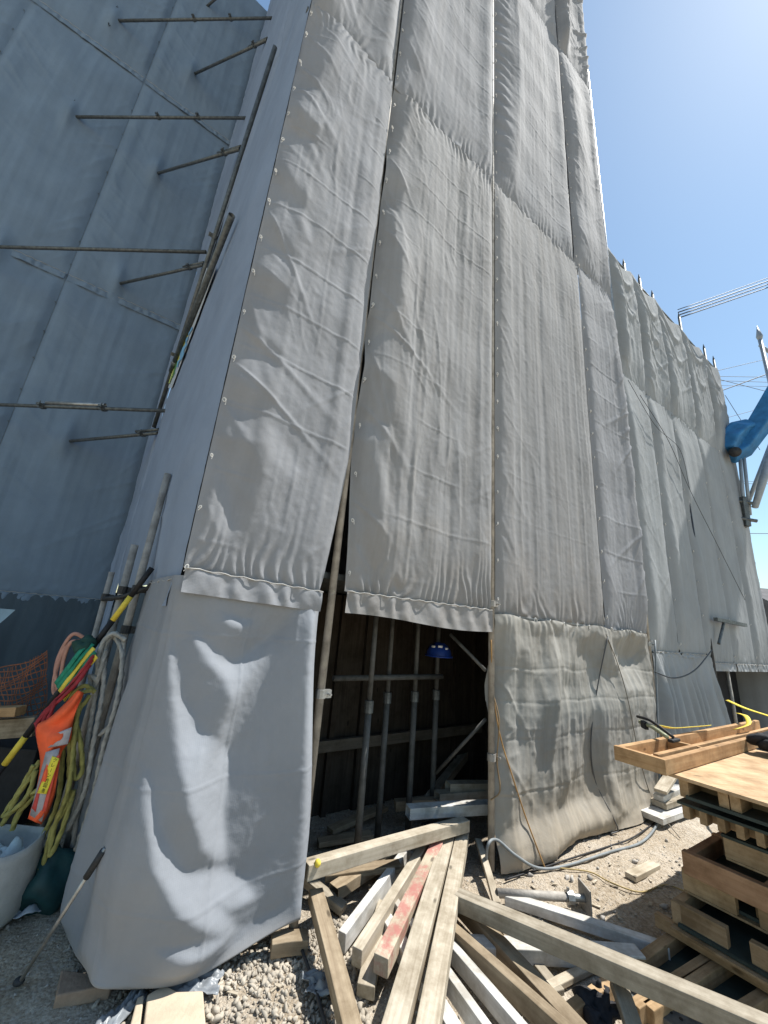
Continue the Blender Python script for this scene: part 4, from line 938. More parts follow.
rs = np.random.RandomState(8); mb = MB()
for i in range(420):
    x, y = rs.uniform(-.6, 2.4), rs.uniform(1.9, 3.6)
    if (np.array([x, y, 0]) - P0).dot(EN) < -.7: continue
    a_ = rs.uniform(0, 6.28); ax = np.array([math.cos(a_), math.sin(a_), rs.uniform(-.2, .2)]); ax /= np.linalg.norm(ax); ay = unit(np.cross((0, 0, 1.), ax)); L = .008 + .05 * rs.rand() ** 3
    mb.box(np.array([x, y, float(gz(x, y)) + .008]), ax, ay, np.cross(ax, ay), L, L * rs.uniform(.15, .5), .003 + .004 * rs.rand())
tag(mb.build('wood_chips', M_PALE_W), kind='stuff', label='small wood chips and splinters strewn around the timbers')
for i, (pa, za, pb, zb, w_, h_, mt, lb) in enumerate((((505, 925), .03, (560, 990), .03, .06, .03, M_GREY_W, 'thin grey batten lying flat under the weathered timber'), ((345, 905), .05, (300, 870), .12, .07, .05, M_GREY_W, 'grey stub poking out behind the bulging sheet'),
        ((395, 868), .02, (440, 905), .02, .08, .04, M_BROWN_W, 'dark board end in the shade below the twin pale timbers'), ((520, 1000), .03, (600, 960), .03, .05, .03, M_PALE_W, 'thin pale lath crossing the dirt below the white topped block'))):
    timber(lb, pa, za, pb, zb, w_, h_, mt)
# ------------------------------------------------------------------ pallet-like wooden form panels, stacked at the right
PG = 'wooden form panels stacked at the right'
def fbeam(name, s0, n0, s1, n1, z, w, h, mat, parent): return beam(name, F(s0, n0, z), F(s1, n1, z), w, h, mat, parent, bevel=.003)
def form(label, s0, s1, n0, n1, z, h, rails, cross, board, mat=M_PANEL_W, yaw=0., boardz=None, slats=None, boards_top=False, seg=False):
    t = empty('form_panel_frame', F(s0, n0, z), label, 'form panel', PG)
    w = .045; L = n1 - n0
    for s in rails:
        segs = [(n0, n0 + .24), (n0 + .33, n0 + .60), (n0 + .70, n1)] if seg else [(n0, n1)]
        for q0, q1 in segs: fbeam('rail', s0 + s + w / 2, q0, s0 + s + w / 2, q1, z + h, w, h, mat, t)
    if seg: MB().hexa(box_pts(F, s0 + .002, s0 + .06, n0 + .002, n1, z - .012, z - .001)).build('bottom_lath', mat, t)
    for n in cross: fbeam('cross_bar', s0 + w + .002, n0 + n, s1, n0 + n, z + h - .004, w, h - .008, mat, t)
    if slats:
        for n in slats: fbeam('slat', s0 + .012, n0 + n, s0 + .09, n0 + n, z + h, .035, h, mat, t)
    if board: MB().hexa(box_pts(F, s0 - .005, s1, n0 - .005, n1, z + h + .002, z + h + .016)).build('board', M_DARKPLY, t)
    else: MB().hexa(box_pts(F, s0 + .03, s1, n0 + .03, n1, z + .004, z + .02)).build('board', M_DARKPLY, t)
    for o in t.children: o.rotation_euler.rotate_axis('Z', 0)
    return t
# lowest frame flat on the ground
t = empty('form_panel_frame', G(660, 960), 'lowest form panel, an open lattice flat on the ground', 'form panel', PG)
for i, (pa, pb) in enumerate((((700, 915), (600, 985)), ((725, 945), (655, 990)), ((735, 950), (668, 993)), ((775, 985), (735, 1010)))):
    beam('cross_bar' if i else 'rail', G(*pa, .075), G(*pb, .075) + (G(*pb, .075) - G(*pa, .075)) * .25, .05, .065, M_PANEL_W, t)
MB().add([G(700, 912, .012), G(590, 990, .012), G(760, 1040, .012), G(800, 970, .012)], [(0, 1, 2, 3)]).build('board', M_DARKPLY, t).modifiers.new('Solidify', 'SOLIDIFY').thickness = .008
fA = dict(rails=[0, .42, .85], cross=[.02, .30, .62, .95], board=False)
def tip(px, py, z):
    q = G(px, py, z) - P0; return float(q.dot(ES)), float(q.dot(EN))
LV = [('second form panel from the ground, its long side sticking out furthest left', (654, 913), .14, .06, [0, .45], [.25, .7, 1.1], False, None),
      ('third form panel from the ground with a square end block', (667, 902), .25, .105, [.05, .5], [.02, .42, .52, .9], False, None),
      ('yellowish form panel directly under the reddish open box panel', (681, 867), .375, .105, [0, .5], [.02, .33, .42, .8], False, None),
      ('open box form panel with a reddish front board and dark inside', (681, 850), .495, .11, [0, .45], [.03, .36, .42, .95], False, None),
      ('set back form panel with dark green board below the slatted one', (722, 833), .63, .11, [0, .4], [.03, .5, .9], True, None),
      ('form panel with a row of short slats under its dark board', (678, 800), .745, .085, [.10], [.02, .6, 1.1], True, [.03, .11, .19, .27, .35, .43, .51, .59, .67, .75]),
      ('form panel with square openings just under the plywood top', (675, 778), .885, .10, [.22], [.02, .20, .25, .46, .51, .72, .77, .98], False, None)]
for lb, pxy, ztop, h, rails, cross, board, slats in LV:
    s0, n0 = tip(*pxy, ztop); form(lb, s0, max(s0 + .95, 1.45), n0, 2.45, ztop - h, h - (.018 if board else 0), rails, cross, board, M_PANEL_R if 'open box' in lb and lb.startswith('open') else M_PANEL_W, slats=slats, seg=lb.startswith(('third', 'yellowish', 'set back')))
zs = [.08, .14, .25, .375, .495, .63, .745, .885]; hs = [.06, .105, .105, .11, .11, .085, .10]
for i in range(7):
    za, zb = zs[i], zs[i + 1] - hs[i]
    if zb - za > .006:
        o = MB().hexa(box_pts(F, .95, 1.4, 1.5, 2.1, za + .001, zb - .001)).build('packing_block', M_PANEL_W); tag(o, '%s packing board hidden inside the panel stack' % ['lowest', 'second', 'third', 'fourth', 'fifth', 'sixth', 'top'][i], 'packing block')
pl = MB().hexa(box_pts(F, .30, 1.75, 1.06, 2.5, .888, .906)).build('plywood_or_shade_panel', M_PLY, None, False, .002); tag(pl, 'bare plywood sheet lying as a table top on the panel stack', 'plywood')
for o_ in (pl,): o_.rotation_euler = (0, 0, 0)
t = empty('wooden_tray', F(.24, .84, .906), 'new pine tray frame on the far side of the plywood top', 'tray')
zt = .99; hh_ = .08
fbeam('long_side', .22, 1.08, 2.9, 1.08, zt, .035, hh_, M_PINE, t); fbeam('long_side', .22, .84, 2.9, .84, zt, .035, hh_, M_PINE, t)
fbeam('long_side', .27, 1.02, 2.9, 1.02, zt + .003, .03, hh_, M_PINE, t)
fbeam('end_board', .205, .82, .205, 1.10, zt + .002, .035, hh_, M_PINE, t); fbeam('divider', .85, .86, .85, 1.06, zt - .003, .03, .06, M_PINE, t)
MB().hexa(box_pts(F, .21, 2.9,   .83, 1.09, .9075, .914)).build('tray_bottom', M_PLY, t)
# tool in the tray
a = G(640, 722, 1.05); b_ = G(667, 737, 1.03); t = empty('hand_tool', a, 'olive handled tool propped on the tray corner', 'hand tool')
MB().tube(curve_pts([a, lerp(a, b_, .5) + np.array([0, 0, .012]), b_], 10), .014, 8).build('handle', M_OLIVE, t, True)
MB().tube(curve_pts([a + np.array([-.01, .01, .035]), lerp(a, b_, .4) + np.array([.01, 0, .045]), b_ + np.array([.05, .01, .0])], 10), .010, 8).build('upper_handle', M_BLACK, t, True)
MB().box(lerp(a, b_, .2) + np.array([-.01, -.01, 0]), unit(b_ - a), unit(np.cross(b_ - a, (0, 0, 1))), (0, 0, 1), .06, .03, .05).build('head', M_BLACK, t, False, .006)
MB().box(b_ + np.array([.06, .02, -.02]), ES, EN, (0, 0, 1), .12, .035, .02).build('tool_case', M_BLACK, t, False, .006)
# yellow straps
def ribbon(name, pts, w, mat, upv=(0, 0, 1), parent=None):
    P = curve_pts(pts, 24); V = []
    for i, p in enumerate(P):
        t_ = unit(P[min(i + 1, len(P) - 1)] - P[max(0, i - 1)]); s_ = unit(np.cross(t_, upv)); V += [p - s_ * w / 2, p + s_ * w / 2]
    o = make(name, V, [(2 * i, 2 * i + 1, 2 * i + 3, 2 * i + 2) for i in range(len(P) - 1)], mat, parent, True)
    o.modifiers.new('Solidify', 'SOLIDIFY').thickness = .004; return o
tag(ribbon('yellow_strap', [F(.85, .8, 1.06), F(1.05, .82, 1.035), F(1.3, .84, 1.03), F(1.6, .87, 1.03)], .03, M_YEL, (0, .5, 1)), 'long yellow strap lying along the far tray side', 'strap', 'yellow straps over the tray')
tag(ribbon('yellow_strap', [G(727, 700, 1.09), G(745, 708, 1.08), G(775, 718, 1.07), G(800, 730, 1.06)], .03, M_YEL, (0, .6, 1)), 'yellow strap looping upwards at the right photo edge', 'strap', 'yellow straps over the tray')
tag(ribbon('yellow_strap', [G(738, 713, 1.07), G(746, 716, 1.08), G(748, 724, 1.05), G(735, 729, 1.03)], .035, M_YEL, (.3, .6, 1)), 'short curled yellow strap end behind the black work glove', 'strap', 'yellow straps over the tray')
# black glove bundle on the table top
gl = G(774, 742, 1.0); mb = MB(); mb.ico(gl, .12, .085, .055, 3, .55); mb.ico(gl + np.array([-.05, -.05, -.02]), .075, .06, .042, 3, .5); mb.ico(gl + np.array([.0, -.10, -.02]), .09, .05, .045, 3, .5); mb.ico(gl + np.array([-.085, .02, .02]), .035, .03, .03, 2, .4)
tag(mb.build('black_bag', M_BLACKC, None, True), 'crumpled black cloth bag on the plywood top at the photo edge', 'bag')
# things on the ground at the lower right
o = MB(); c = G(592, 1003, .05)
for dx, dy, rx, ry, rz in ((0, 0, .05, .06, .045), (.05, -.03, .045, .06, .05), (.07, .06, .03, .04, .04), (-.03, -.08, .03, .05, .03)): o.ico(c + np.array([dx, dy, 0]), rx, ry, rz, 3, .6)
tag(o.build('black_glove', M_BLACKC, None, True), 'black work glove dropped on the dirt below the longest beam', 'glove')
pk = empty('scaffold_plank', G(660, 1010), 'grey perforated steel plank lying in shade at the lower right', 'scaffold plank')
a = G(632, 978, .035); b_ = G(760, 1060, .035); beam('deck_plate', a, b_, .24, .03, M_STEEL_D, pk, bevel=.004)
v = b_ - a; y = unit(np.cross((0, 0, 1), v)); mbh = MB()
for i in range(12):
    for j in (-1, 0, 1): c = a + v * (i + .5) / 12 + y * j * .06; mbh.tube([c + np.array([0, 0, .001]), c + np.array([0, 0, .003])], .008, 8)
mbh.build('punched_holes', M_BLACK, pk)

# ------------------------------------------------------------------ lower left and foreground
def slab(name, label, cat, poly, z0, z1, mat, group=None, bevel=.006):
    lo = [G(x, y, z0) for x, y in poly]; hi = [p + np.array([0, 0, z1 - z0]) for p in lo]; n = len(poly)
    o = make(name, lo + hi, [tuple(range(n))[::-1], tuple(range(n, 2 * n))] + [(i, (i + 1) % n, n + (i + 1) % n, n + i) for i in range(n)], mat)
    bm = bmesh.new(); bm.from_mesh(o.data); bmesh.ops.recalc_face_normals(bm, faces=bm.faces); bm.to_mesh(o.data); bm.free()
    bev(o, bevel); return tag(o, label, cat, group)
slab('board', 'larger pale board lying in front of the bulging sheet', 'board', [(146, 1002), (163, 992), (176, 999), (202, 998), (206, 1050), (140, 1050)], .03, .055, M_STONE)
slab('board', 'narrow pale strip left of the larger board', 'board', [(136, 1004), (143, 1001), (137, 1050), (124, 1050)], .028, .05, M_STONE)
slab('brick', 'brown brick lying partly in the tower shadow', 'brick', [(52, 1012), (108, 1000), (112, 992), (58, 984)], .0, .05, simple('brown_brick', (.30, .22, .16), .9, 0, 12, .25, .4, 60))
def crumple(name, label, cat, c, rx, ry, h, seed, mat, res=26, group=None, rot=0):
    u = np.linspace(-1, 1, res); U, V = np.meshgrid(u, u); rad = .75 + .5 * vnoise(np.arctan2(V, U) * 1.6 + 7, U * 0, seed)
    X_ = U * rx * rad; Y_ = V * ry * rad
    Zc = h * np.abs(fbm(U * 2.2, V * 2.2, seed, 4)) * 1.5 * np.sqrt(np.clip(1.15 - np.maximum(np.abs(U), np.abs(V)), 0, 1)) + .008
    cr_, sr = math.cos(rot), math.sin(rot)
    P = np.stack([c[0] + X_ * cr_ - Y_ * sr, c[1] + X_ * sr + Y_ * cr_, c[2] + Zc], -1).reshape(-1, 3); I = np.arange(res * res).reshape(res, res)
    o = make(name, P, np.stack([I[:-1, :-1], I[:-1, 1:], I[1:, 1:], I[1:, :-1]], -1).reshape(-1, 4), mat, None, True); o.modifiers.new('Solidify', 'SOLIDIFY').thickness = .002
    return tag(o, label, cat, group)
crumple('torn_plastic', 'torn grey plastic crumpled behind the larger board', 'plastic', G(190, 987, .012), .13, .05, .05, 3, M_POLY, rot=.1)
crumple('torn_plastic', 'torn grey plastic strip beside the narrow pale strip', 'plastic', G(122, 1016, .012), .10, .045, .05, 9, M_POLY, rot=1.1)
crumple('plastic_sheet', 'pale plastic sheet on the dirt beside the waste sack', 'plastic', G(22, 908, .015), .16, .09, .05, 14, simple('pale_sheet_plastic', (.38, .42, .48), .4, 0, 6, .2), rot=.5)
crumple('torn_plastic', 'torn grey plastic under the brown leaning timber', 'plastic', G(325, 985, .015), .09, .06, .05, 21, M_POLY)
ang_ = MB(); pts = [G(302, 950, .03), G(314, 985, .02), G(330, 1040, .02)]
tag(MB().tube(curve_pts(pts, 12), .009, 6).build('steel_bar', M_DARK, None, True), 'dark steel bar on the gravel beside the leaning timber', 'steel bar')
# lever bar leaning on the bulging sheet
a = G(18, 985, .015); b_ = DY(105, 848, 2.06)
t = empty('ratchet_bar', a, 'thin steel bar leaning against the bulging sheet', 'bar'); MB().tube([a, b_], .008, 8).build('rod', M_STEEL, t, True)
MB().tube([lerp(a, b_, .78), lerp(a, b_, .98)], .014, 8).build('grip', M_DARK, t, True); MB().ico(a + np.array([0, 0, .012]), .022, .02, .015, 2).build('foot', M_DARK, t, True)
# waste sack
bc = G(-26, 925); bc[2] = 0; t = empty('waste_sack', bc, 'round whitish waste sack full of plastic at the left edge', 'waste sack')
mb = MB(); n = 36; prof = [(.0, .10), (.0, .165), (.03, .185), (.14, .20), (.26, .205), (.36, .195), (.40, .19), (.40, .182), (.36, .186), (.22, .19)]
prof = [(z * .86, r_ * .95) for z, r_ in prof]
for zz, rr in prof:
    for j in range(n):
        th = 2 * math.pi * j / n; k = rr * (1 + .05 * fbm(math.cos(th) * 2 + 5, math.sin(th) * 2 + zz * 5, 4, 2)); mb.v.append(bc + np.array([math.cos(th) * k, math.sin(th) * k, zz + .01 + (.012 * math.sin(3 * th) if zz > .3 else 0)]))
for i in range(len(prof) - 1):
    for j in range(n): mb.f.append((i * n + j, i * n + (j + 1) % n, (i + 1) * n + (j + 1) % n, (i + 1) * n + j))
mb.f.append(tuple((len(prof) - 1) * n + j for j in range(n))); mb.build('sack', M_SACK, t, True)
o = crumple('plastic_waste', 'crumpled pale plastic filling the waste sack', 'plastic', bc + np.array([0, 0, .22]), .15, .15, .12, 33, M_RAG)
tl = MB(); c = G(48, 880, .12); tl.ico(c, .13, .11, .14, 3, .4); tag(tl.build('teal_bag', M_TEAL, None, True), 'dark teal bag slumped on the ground under the ropes', 'bag')
# rope hanks
def hank(name, label, mat, paths, r, group=None, cat='rope', tw=90.):
    t = empty(name, np.array(paths[0][-1]), label, cat, group)
    for p in paths:
        P = curve_pts(p, 90); MB().tube(P, r, 9, True, tw, 3).build('strand', mat, t, True)
    return t
def pxs(lst, y0, jit=0):
    return [DY(x, y, y0 + (q[0] if (q := extra) else 0)) for (x, y, *extra) in lst]
yb = 2.60
hank('rope_hank', 'thick grey rope hung in long loops on the lashed poles', M_ROPE_G,
     [pxs(l, yb) for l in ([(126, 640, .0), (112, 634, -.02), (100, 650, -.03), (96, 690), (88, 740), (80, 790), (72, 850, .06), (62, 885, .1)],
                           [(118, 632, .02), (106, 645), (103, 690, -.02), (94, 740, -.04), (85, 790, -.03), (68, 830, .0)],
                           [(124, 640, .02), (121, 680, -.02), (113, 720, -.03), (100, 735, -.02)],
                           [(114, 635, .03), (122, 655, -.01), (117, 700, -.05), (104, 745, -.05), (92, 800, -.03), (76, 850, .02)],
                           [(97, 680, -.03), (90, 676, -.02), (93, 690), (99, 675, -.03), (106, 650, -.02)])], .0125)
hank('rope_hank', 'olive yellow rope hung in loose loops beside the orange vest', M_ROPE_Y,
     [pxs(l, yb - .06) for l in ([(92, 690), (80, 694, -.03), (72, 705), (80, 740, -.02), (82, 770), (74, 775, -.02), (76, 720, -.03), (90, 695)],
                                 [(78, 700), (70, 740, -.03), (68, 800, -.02), (52, 830, -.02), (42, 870, .0), (40, 845, .03), (58, 800, .02), (64, 740, .0)],
                                 [(80, 697, -.02), (74, 740, -.05), (68, 790, -.05), (55, 825, -.03), (50, 855, -.03), (62, 830, -.02), (74, 790, -.01)],
                                 [(40, 760, .02), (32, 775), (18, 795, .0), (8, 815), (2, 825)], [(36, 770, .0), (28, 795, -.02), (14, 810, -.02), (4, 815), (20, 790), (34, 765)],
                                 [(95, 692, .02), (84, 686, -.02), (70, 700, -.02), (72, 735, -.03)], [(38, 790, -.02), (24, 800), (12, 830), (20, 812), (35, 795)])], .0115)
hank('hose_coil', 'pinkish hose coiled over the pole behind the green webbing', M_ROPE_P,
     [pxs(l, yb + .12) for l in ([(88, 640), (74, 634, -.02), (62, 650), (56, 670), (58, 690)], [(85, 645), (72, 642, -.02), (64, 660), (60, 690)], [(82, 640, .03), (68, 645), (58, 665), (54, 690), (62, 700)])], .011, cat='hose', tw=0)
for i in range(5):
    P = pxs([(92 + i * 1.2, 640 + i * 4, -.02 * i), (80 + i, 652 + i * 5, -.05), (68 + i, 668 + i * 5, -.06), (56 + i * 2, 684 + i * 4, -.03)], yb - .02)
    o = ribbon('webbing', P, .028, [M_GREEN, M_GREEN, M_YEL, M_GREEN, M_YEL][i], (.3, 1, .3)); tag(o, ['topmost green webbing strap hung at the corner poles', 'second green webbing strap hung at the corner poles', 'upper yellow webbing strap among the green ones', 'lowest green webbing strap hung at the corner poles', 'lower yellow webbing strap above the red cord'][i], 'strap', 'webbing straps at the corner poles')
hank('cord_bundle', 'dark red cord bundle tied above the orange vest', M_RED,
     [pxs(l, yb - .10) for l in ([(94, 655), (84, 668, -.02), (70, 685), (56, 700), (42, 715), (36, 725)], [(92, 660), (80, 678, -.02), (66, 694), (50, 708), (38, 722)], [(90, 665), (78, 682, -.03), (62, 698, -.02), (48, 712), (40, 730)], [(56, 700, -.02), (48, 720, -.02), (40, 740), (36, 722)])], .009, cat='cord')
tk = MB(); tk.ico(DY(84, 645, yb - .02), .05, .045, .05, 3, .5); tag(tk.build('green_cloth', simple('dark_green_cloth', (.02, .06, .05), .9), None, True), 'dark green cloth bundle at the top of the straps', 'cloth')
for i, (sx, sy, lab) in enumerate(((96, 652, 0),)):
    pass
# black and yellow bar
a = DY(152, 568, 2.62); b_ = DY(2, 768, 2.62); t = empty('striped_pole', b_, 'black and yellow striped bar slanting behind the ropes', 'striped bar')
segs = [(0, .16, M_BLACK), (.16, .29, M_YEL), (.29, .45, M_BLACK), (.45, .58, M_YEL), (.58, .74, M_BLACK), (.74, .86, M_BLACK), (.86, .985, M_YEL), (.985, 1.15, M_BLACK)]
for q0, q1, mt in segs: MB().tube([lerp(a, b_, q0), lerp(a, b_, q1 - .001)], .0175, 12).build('stripe', mt, t, True)
# orange vest with label
vt = empty('orange_vest', DY(50, 800, 2.46), 'orange signal vest with a yellow lettered label hanging from the ropes', 'vest')
outl_l = [(78, 690), (66, 703), (50, 718), (38, 725), (37, 738), (41, 760), (38, 785), (33, 805), (28, 818)]
outl_r = [(84, 693), (76, 712), (72, 725), (70, 740), (62, 752), (58, 775), (54, 795), (48, 812), (41, 824)]
mb = MB(); nn = len(outl_l); K = 8; rows_ = []
Ll = curve_pts([(x, y, 0) for x, y in outl_l], 48); Rr = curve_pts([(x, y, 0) for x, y in outl_r], 48)
for i, (l, r_) in enumerate(zip(Ll, Rr)):
    for j in range(K + 1):
        u = j / K; x = l[0] + (r_[0] - l[0]) * u; y = l[1] + (r_[1] - l[1]) * u
        mb.v.append(DY(x, y, 2.47 - .035 * math.sin(math.pi * u) + .018 * math.sin(u * 9 + i * .25) + .012 * math.sin(i * .5 + 2 * u)))
for i in range(len(Ll) - 1):
    for j in range(K): k = i * (K + 1) + j; mb.f.append((k, k + 1, k + K + 2, k + K + 1))
o = mb.build('cloth', M_ORANGE, vt, True); o.modifiers.new('Solidify', 'SOLIDIFY').thickness = .004
def strip_px(name, p4, y0, mat, parent, bulge=.0):
    mb = MB()
    for i in range(9):
        q = i / 8
        for u in (0, .5, 1):
            l = lerp(np.array(p4[0]), np.array(p4[3]), q); r_ = lerp(np.array(p4[1]), np.array(p4[2]), q); p = lerp(l, r_, u); mb.v.append(DY(p[0], p[1], y0 - bulge * math.sin(math.pi * u)))
    for i in range(8):
        for j in (0, 1): k = i * 3 + j; mb.f.append((k, k + 1, k + 4, k + 3))
    o = mb.build(name, mat, parent, True); o.modifiers.new('Solidify', 'SOLIDIFY').thickness = .002; return o
strip_px('reflective_band', [(52, 735), (72, 727), (68, 744), (48, 748)], 2.425, M_REFLECT, vt, .004)
strip_px('reflective_band', [(46, 752), (60, 748), (42, 822), (30, 815)], 2.424, M_REFLECT, vt, .004)
strip_px('red_edge', [(57, 756), (60, 754), (46, 812), (42, 812)], 2.420, simple('red_tape', (.65, .09, .06), .6), vt)
strip_px('red_edge', [(42, 778), (46, 765), (36, 812), (32, 808)], 2.420, simple('red_tape_dark', (.55, .07, .06), .6), vt)
lb4 = [(52.5, 756), (59.5, 758.5), (46.5, 794), (37.5, 793)]
strip_px('label_patch', lb4, 2.416, M_YELB, vt)
# lettering, top to bottom
fnt = None
chars = 'クレーン合図者'
top_c = (np.array(lb4[0]) + np.array(lb4[1])) / 2; bot_c = (np.array(lb4[2]) + np.array(lb4[3])) / 2
for i, ch in enumerate(chars):
    cu = bpy.data.curves.new('letter', 'FONT'); cu.body = 'ー' if ch == 'ー' else ch; cu.size = 1; cu.align_x = 'CENTER'; cu.align_y = 'CENTER'
    tmp = bpy.data.objects.new('letter', cu); C.objects.link(tmp)
    dg = bpy.context.evaluated_depsgraph_get(); me = bpy.data.meshes.new_from_object(tmp.evaluated_get(dg)); bpy.data.objects.remove(tmp)
    V = np.array([v.co[:] for v in me.vertices]) if len(me.vertices) else np.zeros((0, 3))
    if not len(V): continue
    Fs = [tuple(p.vertices) for p in me.polygons]
    mn, mx = V.min(0), V.max(0); V[:, 0] -= (mn[0] + mx[0]) / 2; V[:, 1] -= (mn[1] + mx[1]) / 2
    if ch == 'ー': V = np.stack([V[:, 1], V[:, 0], V[:, 2]], 1)      # long vowel mark stands upright in vertical writing
    q = (i + .6) / 7.2; cpx = lerp(top_c, bot_c, q); c = DY(cpx[0], cpx[1], 2.412)
    dn = unit(DY(*bot_c, 2.412) - DY(*top_c, 2.412)); rt = unit(DY(*lb4[1], 2.412) - DY(*lb4[0], 2.412)); rt = unit(rt - dn * rt.dot(dn)); step = np.linalg.norm(DY(*bot_c, 2.412) - DY(*top_c, 2.412)) / 7.6
    W = c + rt * (V[:, :1] * step * 1.02) - dn * (V[:, 1:2] * step)
    make('letter', W, Fs, M_INK, vt)
# orange net, planks and dark stuff at the far left
nt_ = MB(); y0 = 3.35
def netp(u, v): return DY(-45 + 92 * u, 668 - 18 * u * u + (48 + 14 * u) * v + 6 * math.sin(3.1 * u), y0 + .06 * math.sin(5 * u + 3 * v) - .02)
for i in range(15):
    nt_.tube([netp(u, (i / 14 + .04 * math.sin(9 * u + i)) ) for u in np.linspace(0, 1, 16)], .0045, 4)
for i in range(26):
    nt_.tube([netp(min(1, i / 25 + .02 * math.sin(v * 12 + i)), v) for v in np.linspace(0, 1, 12)], .0035, 4)
tag(nt_.build('safety_net', M_NET), 'rusty orange safety net slung at the left edge', 'net')
for i, (pa, pb, y_, hpx, lb) in enumerate((((-40, 708), (22, 706), 3.0, .06, 'orange brown plank end at the left edge, under the net'), ((-40, 722), (40, 716), 3.05, .12, 'wide brown plank under the orange brown one'))):
    a = DY(*pa, y_); b_ = DY(*pb, y_); o = beam('plank', a, b_, .09, hpx, M_PINE if i == 0 else M_BROWN_W); tag(o, lb, 'plank', 'planks stacked at the left edge')
a = DY(-60, 748, 3.15); b_ = DY(42, 740, 3.15)
o = MB().box((a + b_) / 2 - np.array([0, -.2, a[2] / 2 - .01]), (1, 0, 0), (0, 1, 0), (0, 0, 1), np.linalg.norm(b_ - a), .45, a[2] - .03).build('dark_crate', M_BLACK, None, False, .01); tag(o, 'dark crate carrying the planks at the left edge', 'crate')

# ------------------------------------------------------------------ cables and ropes at the muddy sheet
def ONL(px, py, extra):
    n = .05
    for _ in range(6):
        q = ONF(px, py, n) - P0; n = float(lowr(np.array([min(2.6, max(.01, q.dot(ES) - .03))]), np.array([min(1.7, max(.02, q[2]))]), 2.69, 1.735)[0]) + extra
    return ONF(px, py, n)
def line(name, label, pts, r, mat, cat='cable', n=60, group=None):
    return tag(MB().tube(curve_pts(pts, n), r, 6).build(name, mat, None, True), label, cat, group)
line('hose', 'grey hose from the doorway pole along the foot of the muddy sheet', [ONF(486, 868, .02), ONF(488, 845, .06), ONL(497, 840, .018), ONL(515, 855, .018), G(538, 868, .03), G(565, 866, .015), G(610, 852, .015), G(640, 843, .015), G(655, 828, .015), ONL(661, 812, .018), ONL(660, 790, .018), ONL(655, 640, .018)], .010, simple('grey_hose', (.20, .22, .23), .5), 'hose', 120)
line('cable', 'thin black cable lying along the foot of the muddy sheet', [G(505, 880, .01), G(560, 862, .01), G(610, 846, .01), G(632, 838, .018), G(650, 826, .01), G(668, 812, .01)], .006, M_BLACK)
line('rope', 'orange brown cord hanging down the muddy sheet beside the pole', [ONL(491, 640, .018), ONL(493, 690, .018), ONL(500, 735, .018), ONL(512, 775, .018), ONL(525, 815, .018), ONL(538, 850, .018), G(545, 868, .01)], .0055, simple('tan_cord', (.36, .21, .08), .8), 'cord')
line('rope', 'second tan cord twisted beside the doorway pole', [ONL(492, 690, .018), ONL(499, 720, .018), ONL(497, 760, .018), ONL(500, 790, .018), ONL(491, 800, .018)], .005, simple('tan_cord_dark', (.28, .19, .10), .8), 'cord')
line('cable', 'dark cable hanging down the fold of the muddy sheet', [ONL(608, 636, .018), ONL(597, 690, .018), ONL(591, 740, .018), ONL(595, 780, .018), ONL(612, 815, .018), ONL(618, 830, .018), ONL(612, 835, .018), ONL(640, 845, .018)], .006, simple('dark_grey_cable', (.10, .10, .10), .6))
line('cable', 'thin cable dropping from the pocket to the pallet tray', [ONL(606, 634, .018), ONL(618, 665, .018), ONL(628, 700, .018), ONL(640, 760, .018), ONL(655, 805, .018), G(680, 838, .018)], .0045, simple('khaki_cable', (.17, .15, .12), .6))
line('cable', 'tan cable snaking over the dirt behind the base jack', [G(560, 868, .015), G(590, 872, .012), G(610, 882, .012), G(640, 892, .012), G(665, 885, .012), G(690, 893, .012)], .0045, simple('tan_cable', (.38, .29, .13), .7))
line('cable', 'cable slung along the lower seam of the gathered pale sheet', [ONF(655, 672, .06), ONF(675, 678, .12), ONF(695, 670, .12), ONF(712, 650, .06)], .008, M_NAVYW)
line('cable', 'dark cable slanting across the low block sheets', [ONF(640, 395, .10), ONF(668, 440, .10), ONF(690, 490, .09), ONF(715, 540, .09), ONF(745, 600, .09)], .004, M_NAVYW)
line('cable', 'second dark cable slung over the low block sheets', [ONF(628, 380, .10), ONF(655, 425, .10), ONF(680, 450, .10), ONF(690, 490, .08)], .0035, M_NAVYW)

